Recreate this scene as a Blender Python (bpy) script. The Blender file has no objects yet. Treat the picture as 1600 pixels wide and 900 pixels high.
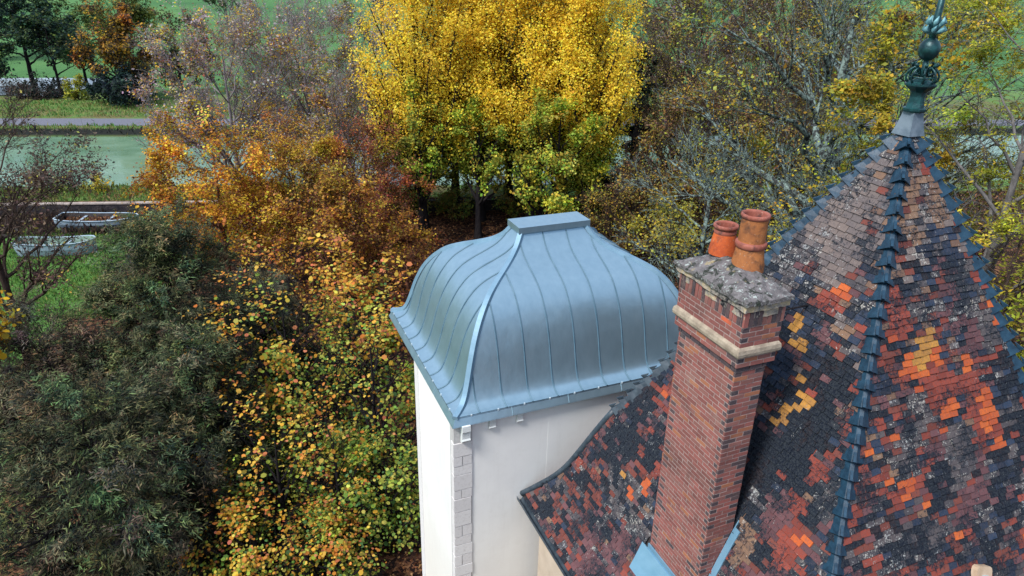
import bpy, math, random
import numpy as np
from mathutils import Matrix, Vector

rng = np.random.default_rng(7)
random.seed(7)
SC = bpy.context.scene
COL = SC.collection
PI = math.pi

# ------------------------------------------------------------------ camera
cam_d = bpy.data.cameras.new('camera')
cam_d.sensor_width = 36.0
cam_d.lens = 24.525
cam_d.clip_start = 0.1
cam_d.clip_end = 9000
cam = bpy.data.objects.new('camera', cam_d)
COL.objects.link(cam)
CAM_Z = 22.0
cam.matrix_world = Matrix(((0.999694051, -0.0247346982, 0.0, 0.0),
                           (0.0101379935, 0.409743903, -0.912144262, 0.0),
                           (0.0225616130, 0.911865192, 0.409869303, CAM_Z),
                           (0, 0, 0, 1)))
SC.camera = cam

# ------------------------------------------------------------------ light
SUN_DIR = Vector((-0.60, -0.60, 1.08)).normalized()
world = bpy.data.worlds.new('World')
SC.world = world
world.use_nodes = True
wn = world.node_tree
bg = wn.nodes['Background']
sky = wn.nodes.new('ShaderNodeTexSky')
sky.sky_type = 'NISHITA'
sky.sun_disc = False
sky.sun_elevation = math.asin(SUN_DIR.z)
sky.sun_rotation = math.atan2(SUN_DIR.x, SUN_DIR.y)
sky.air_density = 1.0
sky.dust_density = 3.0
sky.ozone_density = 1.0
cloud = wn.nodes.new('ShaderNodeMix')            # a bright thin overcast over the blue
cloud.data_type = 'RGBA'
cloud.inputs[0].default_value = 0.72
wn.links.new(sky.outputs[0], cloud.inputs[6])
cloud.inputs[7].default_value = (3.4, 4.3, 5.6, 1)
wn.links.new(cloud.outputs[2], bg.inputs[0])
bg.inputs[1].default_value = 0.12
sun_d = bpy.data.lights.new('sun', 'SUN')
sun_d.energy = 2.8
sun_d.angle = math.radians(14)
sun_d.color = (1.0, 0.965, 0.92)
sun = bpy.data.objects.new('sun', sun_d)
COL.objects.link(sun)
sun.rotation_euler = SUN_DIR.to_track_quat('Z', 'Y').to_euler()
SC.view_settings.view_transform = 'Standard'
SC.view_settings.look = 'None'
SC.view_settings.gamma = 1.0
SC.view_settings.use_curve_mapping = False
SC.view_settings.exposure = 0.68

# ------------------------------------------------------------------ materials
class NT:
    def __init__(s, name):
        s.m = bpy.data.materials.new(name)
        s.m.use_nodes = True
        s.t = s.m.node_tree
        s.p = s.t.nodes['Principled BSDF']
        s.out = s.t.nodes['Material Output']

    def n(s, typ, **kw):
        nd = s.t.nodes.new('ShaderNode' + typ)
        for k, v in kw.items():
            setattr(nd, k, v)
        return nd

    def link(s, a, b):
        s.t.links.new(a, b)

    def pos(s):
        return s.n('NewGeometry').outputs['Position']

    def noise(s, scale, detail=4, rough=0.6, vec=None, dist=0.0):
        nd = s.n('TexNoise')
        nd.inputs['Scale'].default_value = scale
        nd.inputs['Detail'].default_value = detail
        nd.inputs['Roughness'].default_value = rough
        nd.inputs['Distortion'].default_value = dist
        s.link(vec if vec is not None else s.pos(), nd.inputs['Vector'])
        return nd.outputs['Fac']

    def ramp(s, fac, stops):
        nd = s.n('ValToRGB')
        el = nd.color_ramp.elements
        while len(el) < len(stops):
            el.new(0.5)
        for e, (p, c) in zip(el, stops):
            e.position = p
            e.color = (c[0], c[1], c[2], 1) if hasattr(c, '__len__') else (c, c, c, 1)
        s.link(fac, nd.inputs[0])
        return nd.outputs[0]

    def mix(s, fac, a, b, mode='MIX'):
        nd = s.n('Mix', data_type='RGBA', blend_type=mode)
        for sock, val in ((nd.inputs[0], fac), (nd.inputs[6], a), (nd.inputs[7], b)):
            if hasattr(val, 'is_linked') or hasattr(val, 'links'):
                s.link(val, sock)
            elif hasattr(val, '__len__'):
                sock.default_value = (val[0], val[1], val[2], 1)
            else:
                sock.default_value = val
        return nd.outputs[2]

    def math(s, op, a, b=0.0, clamp=False):
        nd = s.n('Math', operation=op, use_clamp=clamp)
        for sock, val in ((nd.inputs[0], a), (nd.inputs[1], b)):
            if hasattr(val, 'links'):
                s.link(val, sock)
            else:
                sock.default_value = val
        return nd.outputs[0]

    def bump(s, h, strength=0.4, dist=0.02):
        nd = s.n('Bump')
        nd.inputs['Strength'].default_value = strength
        nd.inputs['Distance'].default_value = dist
        s.link(h, nd.inputs['Height'])
        s.link(nd.outputs[0], s.p.inputs['Normal'])

    def base(s, c):
        if hasattr(c, 'links'):
            s.link(c, s.p.inputs['Base Color'])
        else:
            s.p.inputs['Base Color'].default_value = (c[0], c[1], c[2], 1)

    def rough(s, r, spec=None, metal=None):
        if hasattr(r, 'links'):
            s.link(r, s.p.inputs['Roughness'])
        else:
            s.p.inputs['Roughness'].default_value = r
        if spec is not None:
            s.p.inputs['Specular IOR Level'].default_value = spec
        if metal is not None:
            s.p.inputs['Metallic'].default_value = metal


def rnd_value(t):
    """a random number per object and per loose piece"""
    oi = t.n('ObjectInfo').outputs['Random']
    ge = t.n('NewGeometry').outputs['Random Per Island']
    return t.math('FRACT', t.math('ADD', oi, ge))


def simple(name, c1, c2, scale=3.0, rough=0.8, metal=0.0, spec=0.3, bump=0.0, bscale=30, lo=0.35, hi=0.65, bdist=0.02):
    t = NT(name)
    f = t.noise(scale)
    t.base(t.ramp(f, [(lo, c1), (hi, c2)]))
    t.rough(rough, spec, metal)
    if bump:
        t.bump(t.noise(bscale, 3), bump, bdist)
    return t.m


def make_tile_mat(name, ca, cb, lichen=0.35, moss=0.3, lich_col=(0.34, 0.36, 0.37)):
    t = NT(name)
    r = rnd_value(t)
    c = t.ramp(r, [(0.0, ca), (1.0, cb)])
    pos = t.pos()
    # weathering grain and greying
    g = t.noise(30, 5, 0.75, pos)
    c = t.mix(t.ramp(g, [(0.40, 0.0), (0.74, 0.62)]), c, (0.085, 0.072, 0.078))
    big = t.noise(1.3, 3, 0.6, pos)
    # black moss in drifts that cross the tiles
    bm = t.noise(20, 5, 0.8, pos, 0.6)
    b2 = t.noise(2.1, 3, 0.6, pos)
    mv = t.math('ADD', t.math('MULTIPLY', bm, 0.55), t.math('MULTIPLY', b2, 0.45))
    m0 = 0.66 - 0.26 * moss
    mm = t.ramp(mv, [(m0, 0.0), (m0 + 0.05, 0.93)])
    c = t.mix(mm, c, t.ramp(t.noise(40, 3, 0.7, pos), [(0.4, (0.006, 0.010, 0.020)), (0.7, (0.038, 0.046, 0.054))]))
    # pale lichen specks
    sm = t.noise(38, 4, 0.75, pos, 0.5)
    md = t.noise(11, 3, 0.6, pos)
    lv = t.math('ADD', t.math('MULTIPLY', sm, 0.50), t.math('ADD', t.math('MULTIPLY', md, 0.28), t.math('MULTIPLY', big, 0.22)))
    l0 = 0.66 - 0.17 * lichen
    lm = t.ramp(lv, [(l0, 0.0), (l0 + 0.035, 0.9)])
    c = t.mix(lm, c, t.ramp(t.noise(3, 2, 0.5, pos), [(0.4, lich_col), (0.6, (0.42, 0.40, 0.36))]))
    t.base(c)
    t.rough(0.85, 0.12)
    t.bump(t.math('ADD', g, t.math('MULTIPLY', sm, 0.5)), 0.6, 0.010)
    return t.m


TILE = {
    'grey': make_tile_mat('tile_lichen_grey', (0.048, 0.047, 0.056), (0.105, 0.090, 0.092), 0.66, 0.70),
    'pale': make_tile_mat('tile_pale', (0.115, 0.100, 0.104), (0.185, 0.145, 0.130), 0.60, 0.55),
    'purple': make_tile_mat('tile_purple', (0.085, 0.038, 0.044), (0.15, 0.066, 0.072), 0.40, 0.60),
    'red': make_tile_mat('tile_red', (0.17, 0.036, 0.026), (0.28, 0.060, 0.040), 0.40, 0.52),
    'rust': make_tile_mat('tile_rust', (0.12, 0.032, 0.025), (0.20, 0.056, 0.040), 0.36, 0.62),
    'orange': make_tile_mat('tile_orange', (0.38, 0.070, 0.026), (0.58, 0.13, 0.030), 0.26, 0.30),
    'ochre': make_tile_mat('tile_ochre', (0.34, 0.165, 0.045), (0.52, 0.25, 0.05), 0.38, 0.38),
    'blue': make_tile_mat('tile_slate_blue', (0.008, 0.016, 0.032), (0.026, 0.046, 0.085), 0.40, 0.56),
    'black': make_tile_mat('tile_black', (0.004, 0.005, 0.010), (0.020, 0.014, 0.017), 0.40, 0.95),
    'nearblack': make_tile_mat('tile_nearblack', (0.002, 0.003, 0.007), (0.009, 0.007, 0.010), 0.22, 0.9),  # darkest tile colour, clustered on the left slope around the chimney
    'tan': make_tile_mat('tile_tan', (0.15, 0.088, 0.062), (0.24, 0.145, 0.092), 0.52, 0.58),
}
BRICK = {}
for nm, ca, cb in (('red', (0.21, 0.068, 0.062), (0.33, 0.105, 0.092)), ('pink', (0.23, 0.088, 0.078), (0.30, 0.125, 0.110)),
                   ('orange', (0.34, 0.12, 0.065), (0.42, 0.16, 0.08)), ('dark', (0.035, 0.035, 0.05), (0.09, 0.06, 0.07)),
                   ('bright', (0.60, 0.10, 0.04), (0.65, 0.12, 0.05))):
    t = NT('brick_' + nm)
    r = rnd_value(t)
    g = t.noise(40, 4, 0.7)
    c = t.ramp(r, [(0, ca), (1, cb)])
    c = t.mix(t.ramp(g, [(0.35, 0.0), (0.8, 0.55)]), c, (0.20, 0.14, 0.12))
    g2 = t.noise(4, 4, 0.7)
    c = t.mix(t.ramp(g2, [(0.56, 0.0), (0.75, 0.5)]), c, (0.10, 0.07, 0.06))
    g3 = t.noise(1.6, 4, 0.7, None, 0.5)
    c = t.mix(t.ramp(g3, [(0.52, 0.0), (0.70, 0.45)]), c, (0.045, 0.034, 0.034))
    c = t.mix(t.ramp(t.noise(2.3, 4, 0.75), [(0.60, 0.0), (0.72, 0.35)]), c, (0.30, 0.24, 0.20))
    t.base(c)
    t.rough(0.85, 0.2)
    t.bump(g, 0.6, 0.006)
    BRICK[nm] = t.m

M = {}
M['mortar'] = simple('mortar', (0.29, 0.225, 0.21), (0.40, 0.32, 0.30), 20, 0.95, bump=0.3, bscale=60)
M['hip'] = simple('glazed_slate_blue', (0.007, 0.026, 0.050), (0.016, 0.054, 0.095), 9, 0.45, spec=0.35, bump=0.15, bscale=25)
M['lead'] = simple('dark_lead', (0.018, 0.03, 0.045), (0.05, 0.07, 0.09), 5, 0.5, spec=0.5)
M['zinc_flash'] = simple('blue_zinc_flashing', (0.16, 0.33, 0.47), (0.21, 0.39, 0.54), 3, 0.5, 0.3, 0.5)
M['batten'] = simple('roof_underlay', (0.02, 0.018, 0.02), (0.05, 0.04, 0.04), 4, 0.9)
M['patina'] = simple('green_patina', (0.005, 0.024, 0.032), (0.014, 0.080, 0.085), 9, 0.40, 0.35, 0.5, bump=0.25, bscale=30)
M['iron'] = simple('black_iron', (0.012, 0.013, 0.016), (0.03, 0.03, 0.035), 10, 0.55, 0.3)
M['pale_clip'] = simple('pale_zinc_clip', (0.50, 0.58, 0.64), (0.60, 0.68, 0.72), 10, 0.5, 0.2)
M['beige'] = simple('beige_render', (0.44, 0.36, 0.28), (0.56, 0.47, 0.38), 1.3, 0.92, bump=0.1, bscale=60)
M['soil'] = simple('soil', (0.05, 0.04, 0.035), (0.09, 0.07, 0.06), 3, 0.95)

# new zinc of the dome: blue grey sheet, faint dents and streaks
t = NT('blue_zinc_sheet')
pos = t.pos()
mp = t.n('Mapping')
mp.inputs['Scale'].default_value = (1, 1, 0.25)
t.link(pos, mp.inputs['Vector'])
st = t.noise(7, 4, 0.6, mp.outputs[0])
c = t.ramp(st, [(0.3, (0.31, 0.455, 0.545)), (0.7, (0.37, 0.52, 0.61))])
rr = rnd_value(t)
c = t.mix(t.math('MULTIPLY', rr, 0.22), c, (0.29, 0.44, 0.55))
t.base(c)
t.rough(t.ramp(t.noise(3, 3), [(0.3, 0.35), (0.7, 0.40)]), 0.5, 0.78)
h1 = t.noise(2.6, 2, 0.4)
h2 = t.noise(11, 2, 0.5)
t.bump(t.math('ADD', h1, t.math('MULTIPLY', h2, 0.18)), 0.20, 0.05)
M['zinc'] = t.m

M['hiproll'] = simple('zinc_hip_roll', (0.16, 0.28, 0.38), (0.21, 0.34, 0.45), 4, 0.6, 0.35, 0.4)
M['seam'] = simple('zinc_seam', (0.075, 0.145, 0.20), (0.11, 0.19, 0.25), 3, 0.6, 0.2)  # darker than the sheets: the seams' shaded side is put into the colour

# white lime render
t = NT('white_render')
f = t.noise(0.8, 4, 0.6)
f2 = t.noise(5, 4, 0.7)
c = t.ramp(f, [(0.3, (0.76, 0.755, 0.75)), (0.7, (0.83, 0.825, 0.81))])
c = t.mix(t.ramp(f2, [(0.5, 0.0), (0.8, 0.25)]), c, (0.66, 0.63, 0.60))
mp = t.n('Mapping')
mp.inputs['Scale'].default_value = (1, 1, 0.09)
t.link(t.pos(), mp.inputs['Vector'])
stk = t.noise(7, 4, 0.65, mp.outputs[0])
c = t.mix(t.ramp(stk, [(0.52, 0.0), (0.76, 0.2)]), c, (0.60, 0.59, 0.58))
sx = t.n('SeparateXYZ')
t.link(t.pos(), sx.inputs[0])
zz = t.math('ADD', sx.outputs['Z'], t.math('MULTIPLY', f, 1.6))
c = t.mix(t.ramp(t.math('MULTIPLY', t.math('SUBTRACT', 12.6, zz), 0.3), [(0.0, 0.0), (1.0, 0.6)]), c, (0.70, 0.66, 0.58))
t.base(c)
t.rough(0.93, 0.1)
t.bump(t.noise(45, 4, 0.7), 0.22, 0.006)
M['render'] = t.m

# quoin limestone
t = NT('pale_limestone')
r = rnd_value(t)
c = t.ramp(r, [(0, (0.62, 0.60, 0.60)), (1, (0.73, 0.715, 0.71))])
c = t.mix(t.ramp(t.noise(18, 4, 0.7), [(0.5, 0.0), (0.75, 0.5)]), c, (0.40, 0.37, 0.36))
t.base(c)
t.rough(0.9, 0.15)
t.bump(t.noise(40, 3), 0.4, 0.008)
M['stone'] = t.m
M['joint'] = simple('grey_joint', (0.42, 0.41, 0.41), (0.52, 0.51, 0.50), 8, 0.95)

# chimney slab: mottled cement with lichen and moss
t = NT('lichened_cement')
f = t.noise(9, 5, 0.7)
c = t.ramp(f, [(0.3, (0.075, 0.072, 0.075)), (0.6, (0.18, 0.165, 0.17))])
l = t.noise(15, 4, 0.75, None, 0.5)
c = t.mix(t.ramp(l, [(0.57, 0.0), (0.63, 0.85)]), c, (0.38, 0.43, 0.41))
g = t.noise(7, 4, 0.7, None, 0.6)
c = t.mix(t.ramp(g, [(0.52, 0.0), (0.60, 0.9)]), c, (0.022, 0.030, 0.022))
y = t.noise(3.4, 3, 0.7)
c = t.mix(t.ramp(y, [(0.62, 0.0), (0.70, 0.8)]), c, (0.40, 0.32, 0.16))
t.base(c)
t.rough(0.95, 0.1)
t.bump(t.math('ADD', f, t.math('MULTIPLY', t.noise(50, 3), 0.4)), 0.9, 0.03)
M['cement'] = t.m
t = NT('stained_slab_edge')
f = t.noise(5, 4, 0.7)
c = t.ramp(f, [(0.36, (0.02, 0.022, 0.026)), (0.5, (0.30, 0.27, 0.24)), (0.62, (0.46, 0.36, 0.22)), (0.75, (0.34, 0.33, 0.33))])
t.base(c)
t.rough(0.95, 0.1)
t.bump(t.noise(30, 4), 0.8, 0.02)
M['slab_edge'] = t.m
M['band'] = simple('beige_stone_band', (0.25, 0.20, 0.155), (0.42, 0.35, 0.27), 8, 0.9, bump=0.4, bscale=40)

def pot_mat(name, ca, cb, stain):
    t = NT(name)
    f = t.noise(6, 4, 0.7)
    c = t.ramp(f, [(0.3, ca), (0.65, cb)])
    c = t.mix(t.ramp(t.noise(4.4, 4, 0.7, None, 0.4), [(0.53, 0.0), (0.68, 0.85)]), c, stain)
    c = t.mix(t.ramp(t.noise(38, 3), [(0.64, 0.0), (0.7, 0.5)]), c, (0.45, 0.36, 0.28))
    t.base(c)
    t.rough(0.7, 0.3)
    t.bump(t.noise(30, 3), 0.3, 0.006)
    return t.m
M['pot_orange'] = pot_mat('pot_orange_clay', (0.36, 0.060, 0.020), (0.56, 0.12, 0.03), (0.06, 0.03, 0.03))
M['pot_brown'] = pot_mat('pot_brown_clay', (0.24, 0.085, 0.035), (0.42, 0.155, 0.05), (0.09, 0.045, 0.03))
M['pot_dark'] = pot_mat('pot_red_collar', (0.22, 0.06, 0.04), (0.33, 0.11, 0.08), (0.06, 0.03, 0.03))

# bark
def bark(name, ca, cb, lichen=None, ls=(0.52, 0.62), scale=7):
    t = NT(name)
    mp = t.n('Mapping')
    mp.inputs['Scale'].default_value = (1, 1, 0.35)
    t.link(t.pos(), mp.inputs['Vector'])
    f = t.noise(scale, 5, 0.7, mp.outputs[0])
    c = t.ramp(f, [(0.35, ca), (0.65, cb)])
    if lichen:
        c = t.mix(t.ramp(t.noise(3.5, 4, 0.75), [(ls[0], 0.0), (ls[1], 0.9)]), c, lichen)
    t.base(c)
    t.rough(1.0, 0.02)
    t.bump(f, 0.8, 0.03)
    return t.m
M['bark_dark'] = bark('bark_dark', (0.012, 0.012, 0.016), (0.035, 0.03, 0.03))
M['bark_brown'] = bark('bark_brown', (0.045, 0.030, 0.026), (0.09, 0.065, 0.055))
M['bark_purple'] = bark('bark_purple_grey', (0.15, 0.13, 0.14), (0.32, 0.285, 0.295))
M['bark_grey'] = bark('bark_grey', (0.09, 0.085, 0.085), (0.19, 0.18, 0.175))
M['bark_lichen'] = bark('bark_lichen', (0.018, 0.021, 0.024), (0.065, 0.066, 0.066), (0.25, 0.34, 0.31), (0.46, 0.58))
M['bark_rust'] = bark('bark_rust', (0.10, 0.045, 0.03), (0.19, 0.09, 0.06))

def leaf_mat(name, transl=0.35, rough=0.55):
    t = NT(name)
    at = t.n('Attribute', attribute_name='Col')
    t.base(at.outputs['Color'])
    t.rough(rough, 0.10)
    tr = t.n('BsdfTranslucent')
    t.link(at.outputs['Color'], tr.inputs['Color'])
    mx = t.n('MixShader')
    mx.inputs[0].default_value = transl
    t.link(t.p.outputs[0], mx.inputs[1])
    t.link(tr.outputs[0], mx.inputs[2])
    t.link(mx.outputs[0], t.out.inputs['Surface'])
    return t.m
M['leaf'] = leaf_mat('autumn_leaf', 0.42, 0.5)
M['needle'] = leaf_mat('needle_spray', 0.15, 0.7)

# ------------------------------------------------------------------ mesh helpers
class MB:
    def __init__(s):
        s.v, s.f, s.mi = [], [], []

    def add(s, verts, faces, mi=0):
        o = len(s.v)
        s.v.extend([tuple(map(float, p)) for p in verts])
        s.f.extend([tuple(i + o for i in f) for f in faces])
        s.mi.extend([mi] * len(faces))

    def box(s, lo, hi, mi=0, M4=None):
        x0, y0, z0 = lo
        x1, y1, z1 = hi
        vs = [(x0, y0, z0), (x1, y0, z0), (x1, y1, z0), (x0, y1, z0), (x0, y0, z1), (x1, y0, z1), (x1, y1, z1), (x0, y1, z1)]
        if M4 is not None:
            vs = [tuple(M4 @ Vector(p)) for p in vs]
        s.add(vs, [(0, 3, 2, 1), (4, 5, 6, 7), (0, 1, 5, 4), (1, 2, 6, 5), (2, 3, 7, 6), (3, 0, 4, 7)], mi)

    def tube(s, pts, radii, sides=8, mi=0, caps=True):
        pts = [np.array(p, float) for p in pts]
        if not hasattr(radii, '__len__'):
            radii = [radii] * len(pts)
        n = len(pts)
        rings = []
        ref = np.array([0.31, 0.17, 0.93])
        for i in range(n):
            tg = pts[min(i + 1, n - 1)] - pts[max(i - 1, 0)]
            tg = tg / (np.linalg.norm(tg) + 1e-9)
            a = np.cross(tg, ref)
            if np.linalg.norm(a) < 0.1:
                a = np.cross(tg, np.array([1., 0, 0]))
            a /= np.linalg.norm(a)
            b = np.cross(tg, a)
            rings.append([pts[i] + radii[i] * (math.cos(k * 2 * PI / sides) * a + math.sin(k * 2 * PI / sides) * b) for k in range(sides)])
        vs = [p for r in rings for p in r]
        fs = []
        for i in range(n - 1):
            for k in range(sides):
                k2 = (k + 1) % sides
                fs.append((i * sides + k, (i + 1) * sides + k, (i + 1) * sides + k2, i * sides + k2))
        if caps:
            fs.append(tuple(range(sides)))
            fs.append(tuple((n - 1) * sides + k for k in reversed(range(sides))))
        s.add(vs, fs, mi)

    def lathe(s, prof, c=(0, 0, 0), sides=24, rot=0.0, mi=0):
        vs, fs = [], []
        for r, z in prof:
            for k in range(sides):
                a = rot + k * 2 * PI / sides
                vs.append((c[0] + r * math.cos(a), c[1] + r * math.sin(a), c[2] + z))
        n = len(prof)
        for i in range(n - 1):
            for k in range(sides):
                k2 = (k + 1) % sides
                fs.append((i * sides + k, i * sides + k2, (i + 1) * sides + k2, (i + 1) * sides + k))
        s.add(vs, fs, mi)

    def mesh(s, name, mats, smooth=False):
        me = bpy.data.meshes.new(name)
        me.from_pydata(s.v, [], s.f)
        for m in (mats if isinstance(mats, (list, tuple)) else [mats]):
            me.materials.append(m)
        me.polygons.foreach_set('material_index', s.mi)
        if smooth:
            me.polygons.foreach_set('use_smooth', [True] * len(me.polygons))
        me.update()
        return me

    def build(s, name, mats, parent=None, smooth=False):
        return link(name, s.mesh(name, mats, smooth), parent)


def link(name, me, parent=None, loc=None):
    o = bpy.data.objects.new(name, me)
    COL.objects.link(o)
    if parent is not None:
        o.parent = parent
    if loc is not None:
        o.location = loc
    return o


def thing(name, label, cat, loc=(0, 0, 0), rz=0.0, group=None):
    o = bpy.data.objects.new(name, None)
    o.empty_display_size = 0.3
    COL.objects.link(o)
    o.location = loc
    o.rotation_euler = (0, 0, rz)
    o['label'] = label
    o['category'] = cat
    if group:
        o['group'] = group
    return o


def fast_mesh(name, verts, faces, mat, col=None, smooth=False):
    """verts (n,3) and faces (m,k) arrays"""
    me = bpy.data.meshes.new(name)
    nv, (nf, k) = len(verts), faces.shape
    me.vertices.add(nv)
    me.vertices.foreach_set('co', np.asarray(verts, np.float32).ravel())
    me.loops.add(nf * k)
    me.loops.foreach_set('vertex_index', faces.astype(np.int32).ravel())
    me.polygons.add(nf)
    me.polygons.foreach_set('loop_start', np.arange(0, nf * k, k, dtype=np.int32))
    me.polygons.foreach_set('loop_total', np.full(nf, k, np.int32))
    if smooth:
        me.polygons.foreach_set('use_smooth', np.ones(nf, bool))
    me.materials.append(mat)
    if col is not None:
        a = me.attributes.new('Col', 'FLOAT_COLOR', 'POINT')
        a.data.foreach_set('color', np.concatenate([col, np.ones((len(col), 1))], 1).astype(np.float32).ravel())
    me.update(calc_edges=True)
    return me


def tubes(P, Rd, sides):
    """P (n,k,3) polylines, Rd (n,k) radii"""
    n, k, _ = P.shape
    T = np.gradient(P, axis=1)
    T /= np.linalg.norm(T, axis=2, keepdims=True) + 1e-9
    ref = np.array([0.31, 0.17, 0.93])
    A = np.cross(T, ref)
    A /= np.linalg.norm(A, axis=2, keepdims=True) + 1e-9
    B = np.cross(T, A)
    an = np.arange(sides) * 2 * PI / sides
    V = P[:, :, None, :] + Rd[:, :, None, None] * (np.cos(an)[None, None, :, None] * A[:, :, None, :] + np.sin(an)[None, None, :, None] * B[:, :, None, :])
    idx = np.arange(n * k * sides).reshape(n, k, sides)
    a = idx[:, :-1, :]
    b = idx[:, 1:, :]
    F = np.stack([a, b, np.roll(b, -1, 2), np.roll(a, -1, 2)], -1).reshape(-1, 4)
    return V.reshape(-1, 3), F


def unit(a):
    return a / (np.linalg.norm(a, axis=-1, keepdims=True) + 1e-9)


def leaves(P, N, L, W, col, along=None, shape='rhomb', r=rng):
    """leaf faces: centre P, normal N, length L, width W, colour; along = direction of the long axis"""
    n = len(P)
    N = unit(N)
    if along is None:
        along = r.normal(size=(n, 3))
    a = unit(along - N * (along * N).sum(1, keepdims=True))
    b = np.cross(N, a)
    L = np.broadcast_to(L, (n,))[:, None]
    W = np.broadcast_to(W, (n,))[:, None]
    if shape == 'rhomb':
        V = np.stack([P - a * L / 2, P + b * W / 2 - a * L * 0.08, P + a * L / 2, P - b * W / 2 - a * L * 0.08], 1)
        k = 4
    else:
        offs = [(-0.5, 0.0), (-0.28, 0.42), (0.18, 0.46), (0.5, 0.0), (0.18, -0.46), (-0.28, -0.42)]
        V = np.stack([P + a * L * o[0] + b * W * o[1] + N * (abs(o[1]) * 0.25 * W) for o in offs], 1)
        k = 6
    F = np.arange(n * k).reshape(n, k)
    C = np.repeat(col, k, 0)
    return V.reshape(-1, 3), F, C


# ------------------------------------------------------------------ terrain
CA = math.radians(7.1)                       # the canal runs 7 degrees off the x axis
def terrain_z(w):
    return np.interp(w, [-3000, 68.0, 68.3, 69.5, 73.0, 74.4, 76, 98, 99.8, 101.5, 103.5, 112, 126, 129, 152, 156, 190, 400, 900, 4000],
                     [0, 0, 1.2, 1.2, 1.25, 0.85, 0.0, 0.0, 0.85, 1.25, 1.3, 1.35, 1.45, 1.2, 1.2, 1.6, 2.0, 9.0, 34.0, 160.0])
def gz(x, y):
    return float(terrain_z(-math.sin(CA) * x + math.cos(CA) * y))

ws = np.unique(np.concatenate([np.linspace(-60, 68, 22), [68.0, 68.3, 69.5, 71, 73.0, 74.4, 76, 98, 99.8, 101.5, 103.5, 112, 120, 126, 129, 140, 152, 156],
                               np.linspace(160, 400, 14), np.linspace(450, 4000, 18), [-600.]]))
us = np.concatenate([[-3500, -1200, -500], np.linspace(-240, 240, 41), [500, 1200, 3500]])
UU, WW = np.meshgrid(us, ws)
X = UU * math.cos(CA) - WW * math.sin(CA)
Y = UU * math.sin(CA) + WW * math.cos(CA)
Z = terrain_z(WW)
nw, nu = WW.shape
idx = np.arange(nw * nu).reshape(nw, nu)
F = np.stack([idx[:-1, :-1], idx[:-1, 1:], idx[1:, 1:], idx[1:, :-1]], -1).reshape(-1, 4)

t = NT('ground_cover')
pos = t.pos()
vr = t.n('VectorRotate', rotation_type='Z_AXIS')
vr.inputs['Angle'].default_value = -CA
t.link(pos, vr.inputs['Vector'])
sx = t.n('SeparateXYZ')
t.link(vr.outputs[0], sx.inputs[0])
uc, wc = sx.outputs['X'], sx.outputs['Y']
nb = t.noise(0.35, 4, 0.6, pos)
nf_ = t.noise(5, 4, 0.7, pos)
nl = t.noise(0.03, 3, 0.5, pos)
grass = t.ramp(nf_, [(0.3, (0.040, 0.085, 0.022)), (0.55, (0.085, 0.17, 0.045)), (0.75, (0.16, 0.22, 0.07))])
field = t.ramp(t.math('ADD', t.math('MULTIPLY', nl, 0.7), t.math('MULTIPLY', t.noise(0.6, 4, 0.7, pos), 0.3)),
               [(0.35, (0.050, 0.135, 0.050)), (0.55, (0.085, 0.195, 0.066)), (0.7, (0.16, 0.23, 0.075))])
vo = t.n('TexVoronoi', feature='F1')
vo.inputs['Scale'].default_value = 5
t.link(pos, vo.inputs['Vector'])
sep = t.n('SeparateColor')
t.link(vo.outputs['Color'], sep.inputs[0])
lit = t.ramp(sep.outputs[0], [(0.0, (0.008, 0.006, 0.007)), (0.5, (0.030, 0.016, 0.013)), (0.8, (0.10, 0.046, 0.026)), (1.0, (0.24, 0.12, 0.06))])
lawn_u = t.math('MULTIPLY', t.math('SUBTRACT', -21.0, uc), 0.12, True)
lawn_w = t.math('MULTIPLY', t.math('SUBTRACT', 63.5, wc), 0.5, True)
lawn = t.math('MULTIPLY', lawn_u, lawn_w)
lawn = t.ramp(t.math('ADD', t.math('MULTIPLY', lawn, 0.9), t.math('SUBTRACT', nb, 0.5)), [(0.30, 0.0), (0.55, 1.0)])
c = t.mix(lawn, lit, t.mix(0.35, grass, (0.10, 0.27, 0.05)))
bank = t.math('MULTIPLY', t.math('SUBTRACT', wc, 68.6), 2.0, True)
bk = t.mix(t.ramp(nb, [(0.4, 0.0), (0.62, 1.0)]), t.mix(0.5, grass, (0.13, 0.24, 0.06)), (0.15, 0.13, 0.06))
c = t.mix(bank, c, bk)
damp = t.math('MULTIPLY', t.math('SUBTRACT', 2.1, t.math('ABSOLUTE', t.math('SUBTRACT', wc, 101.4))), 0.9, True)
c = t.mix(damp, c, (0.018, 0.020, 0.018))
fm = t.math('MULTIPLY', t.math('SUBTRACT', wc, 128.0), 0.08, True)
c = t.mix(fm, c, field)
t.base(c)
t.rough(0.95, 0.1)
t.bump(nf_, 0.7, 0.08)
me = fast_mesh('ground', np.stack([X.ravel(), Y.ravel(), Z.ravel()], 1), F, t.m)
o = link('ground', me)
o['kind'] = 'structure'

def uw(u_, w_, z):
    return (u_ * math.cos(CA) - w_ * math.sin(CA), u_ * math.sin(CA) + w_ * math.cos(CA), z)

def strip(name, u0, u1, w0, w1, z, mat, n=1, wob=0.0):
    mb = MB()
    us_ = np.linspace(u0, u1, n + 1)
    vs = []
    for i, q in enumerate(us_):
        k = wob * math.sin(i * 1.7) + wob * 0.6 * math.sin(i * 0.61 + 1)
        vs += [uw(q, w0 + k, z), uw(q, w1 + k * 0.7, z)]
    mb.add(vs, [(2 * i, 2 * i + 2, 2 * i + 3, 2 * i + 1) for i in range(n)])
    o = mb.build(name, mat)
    o['kind'] = 'structure'
    return o

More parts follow.
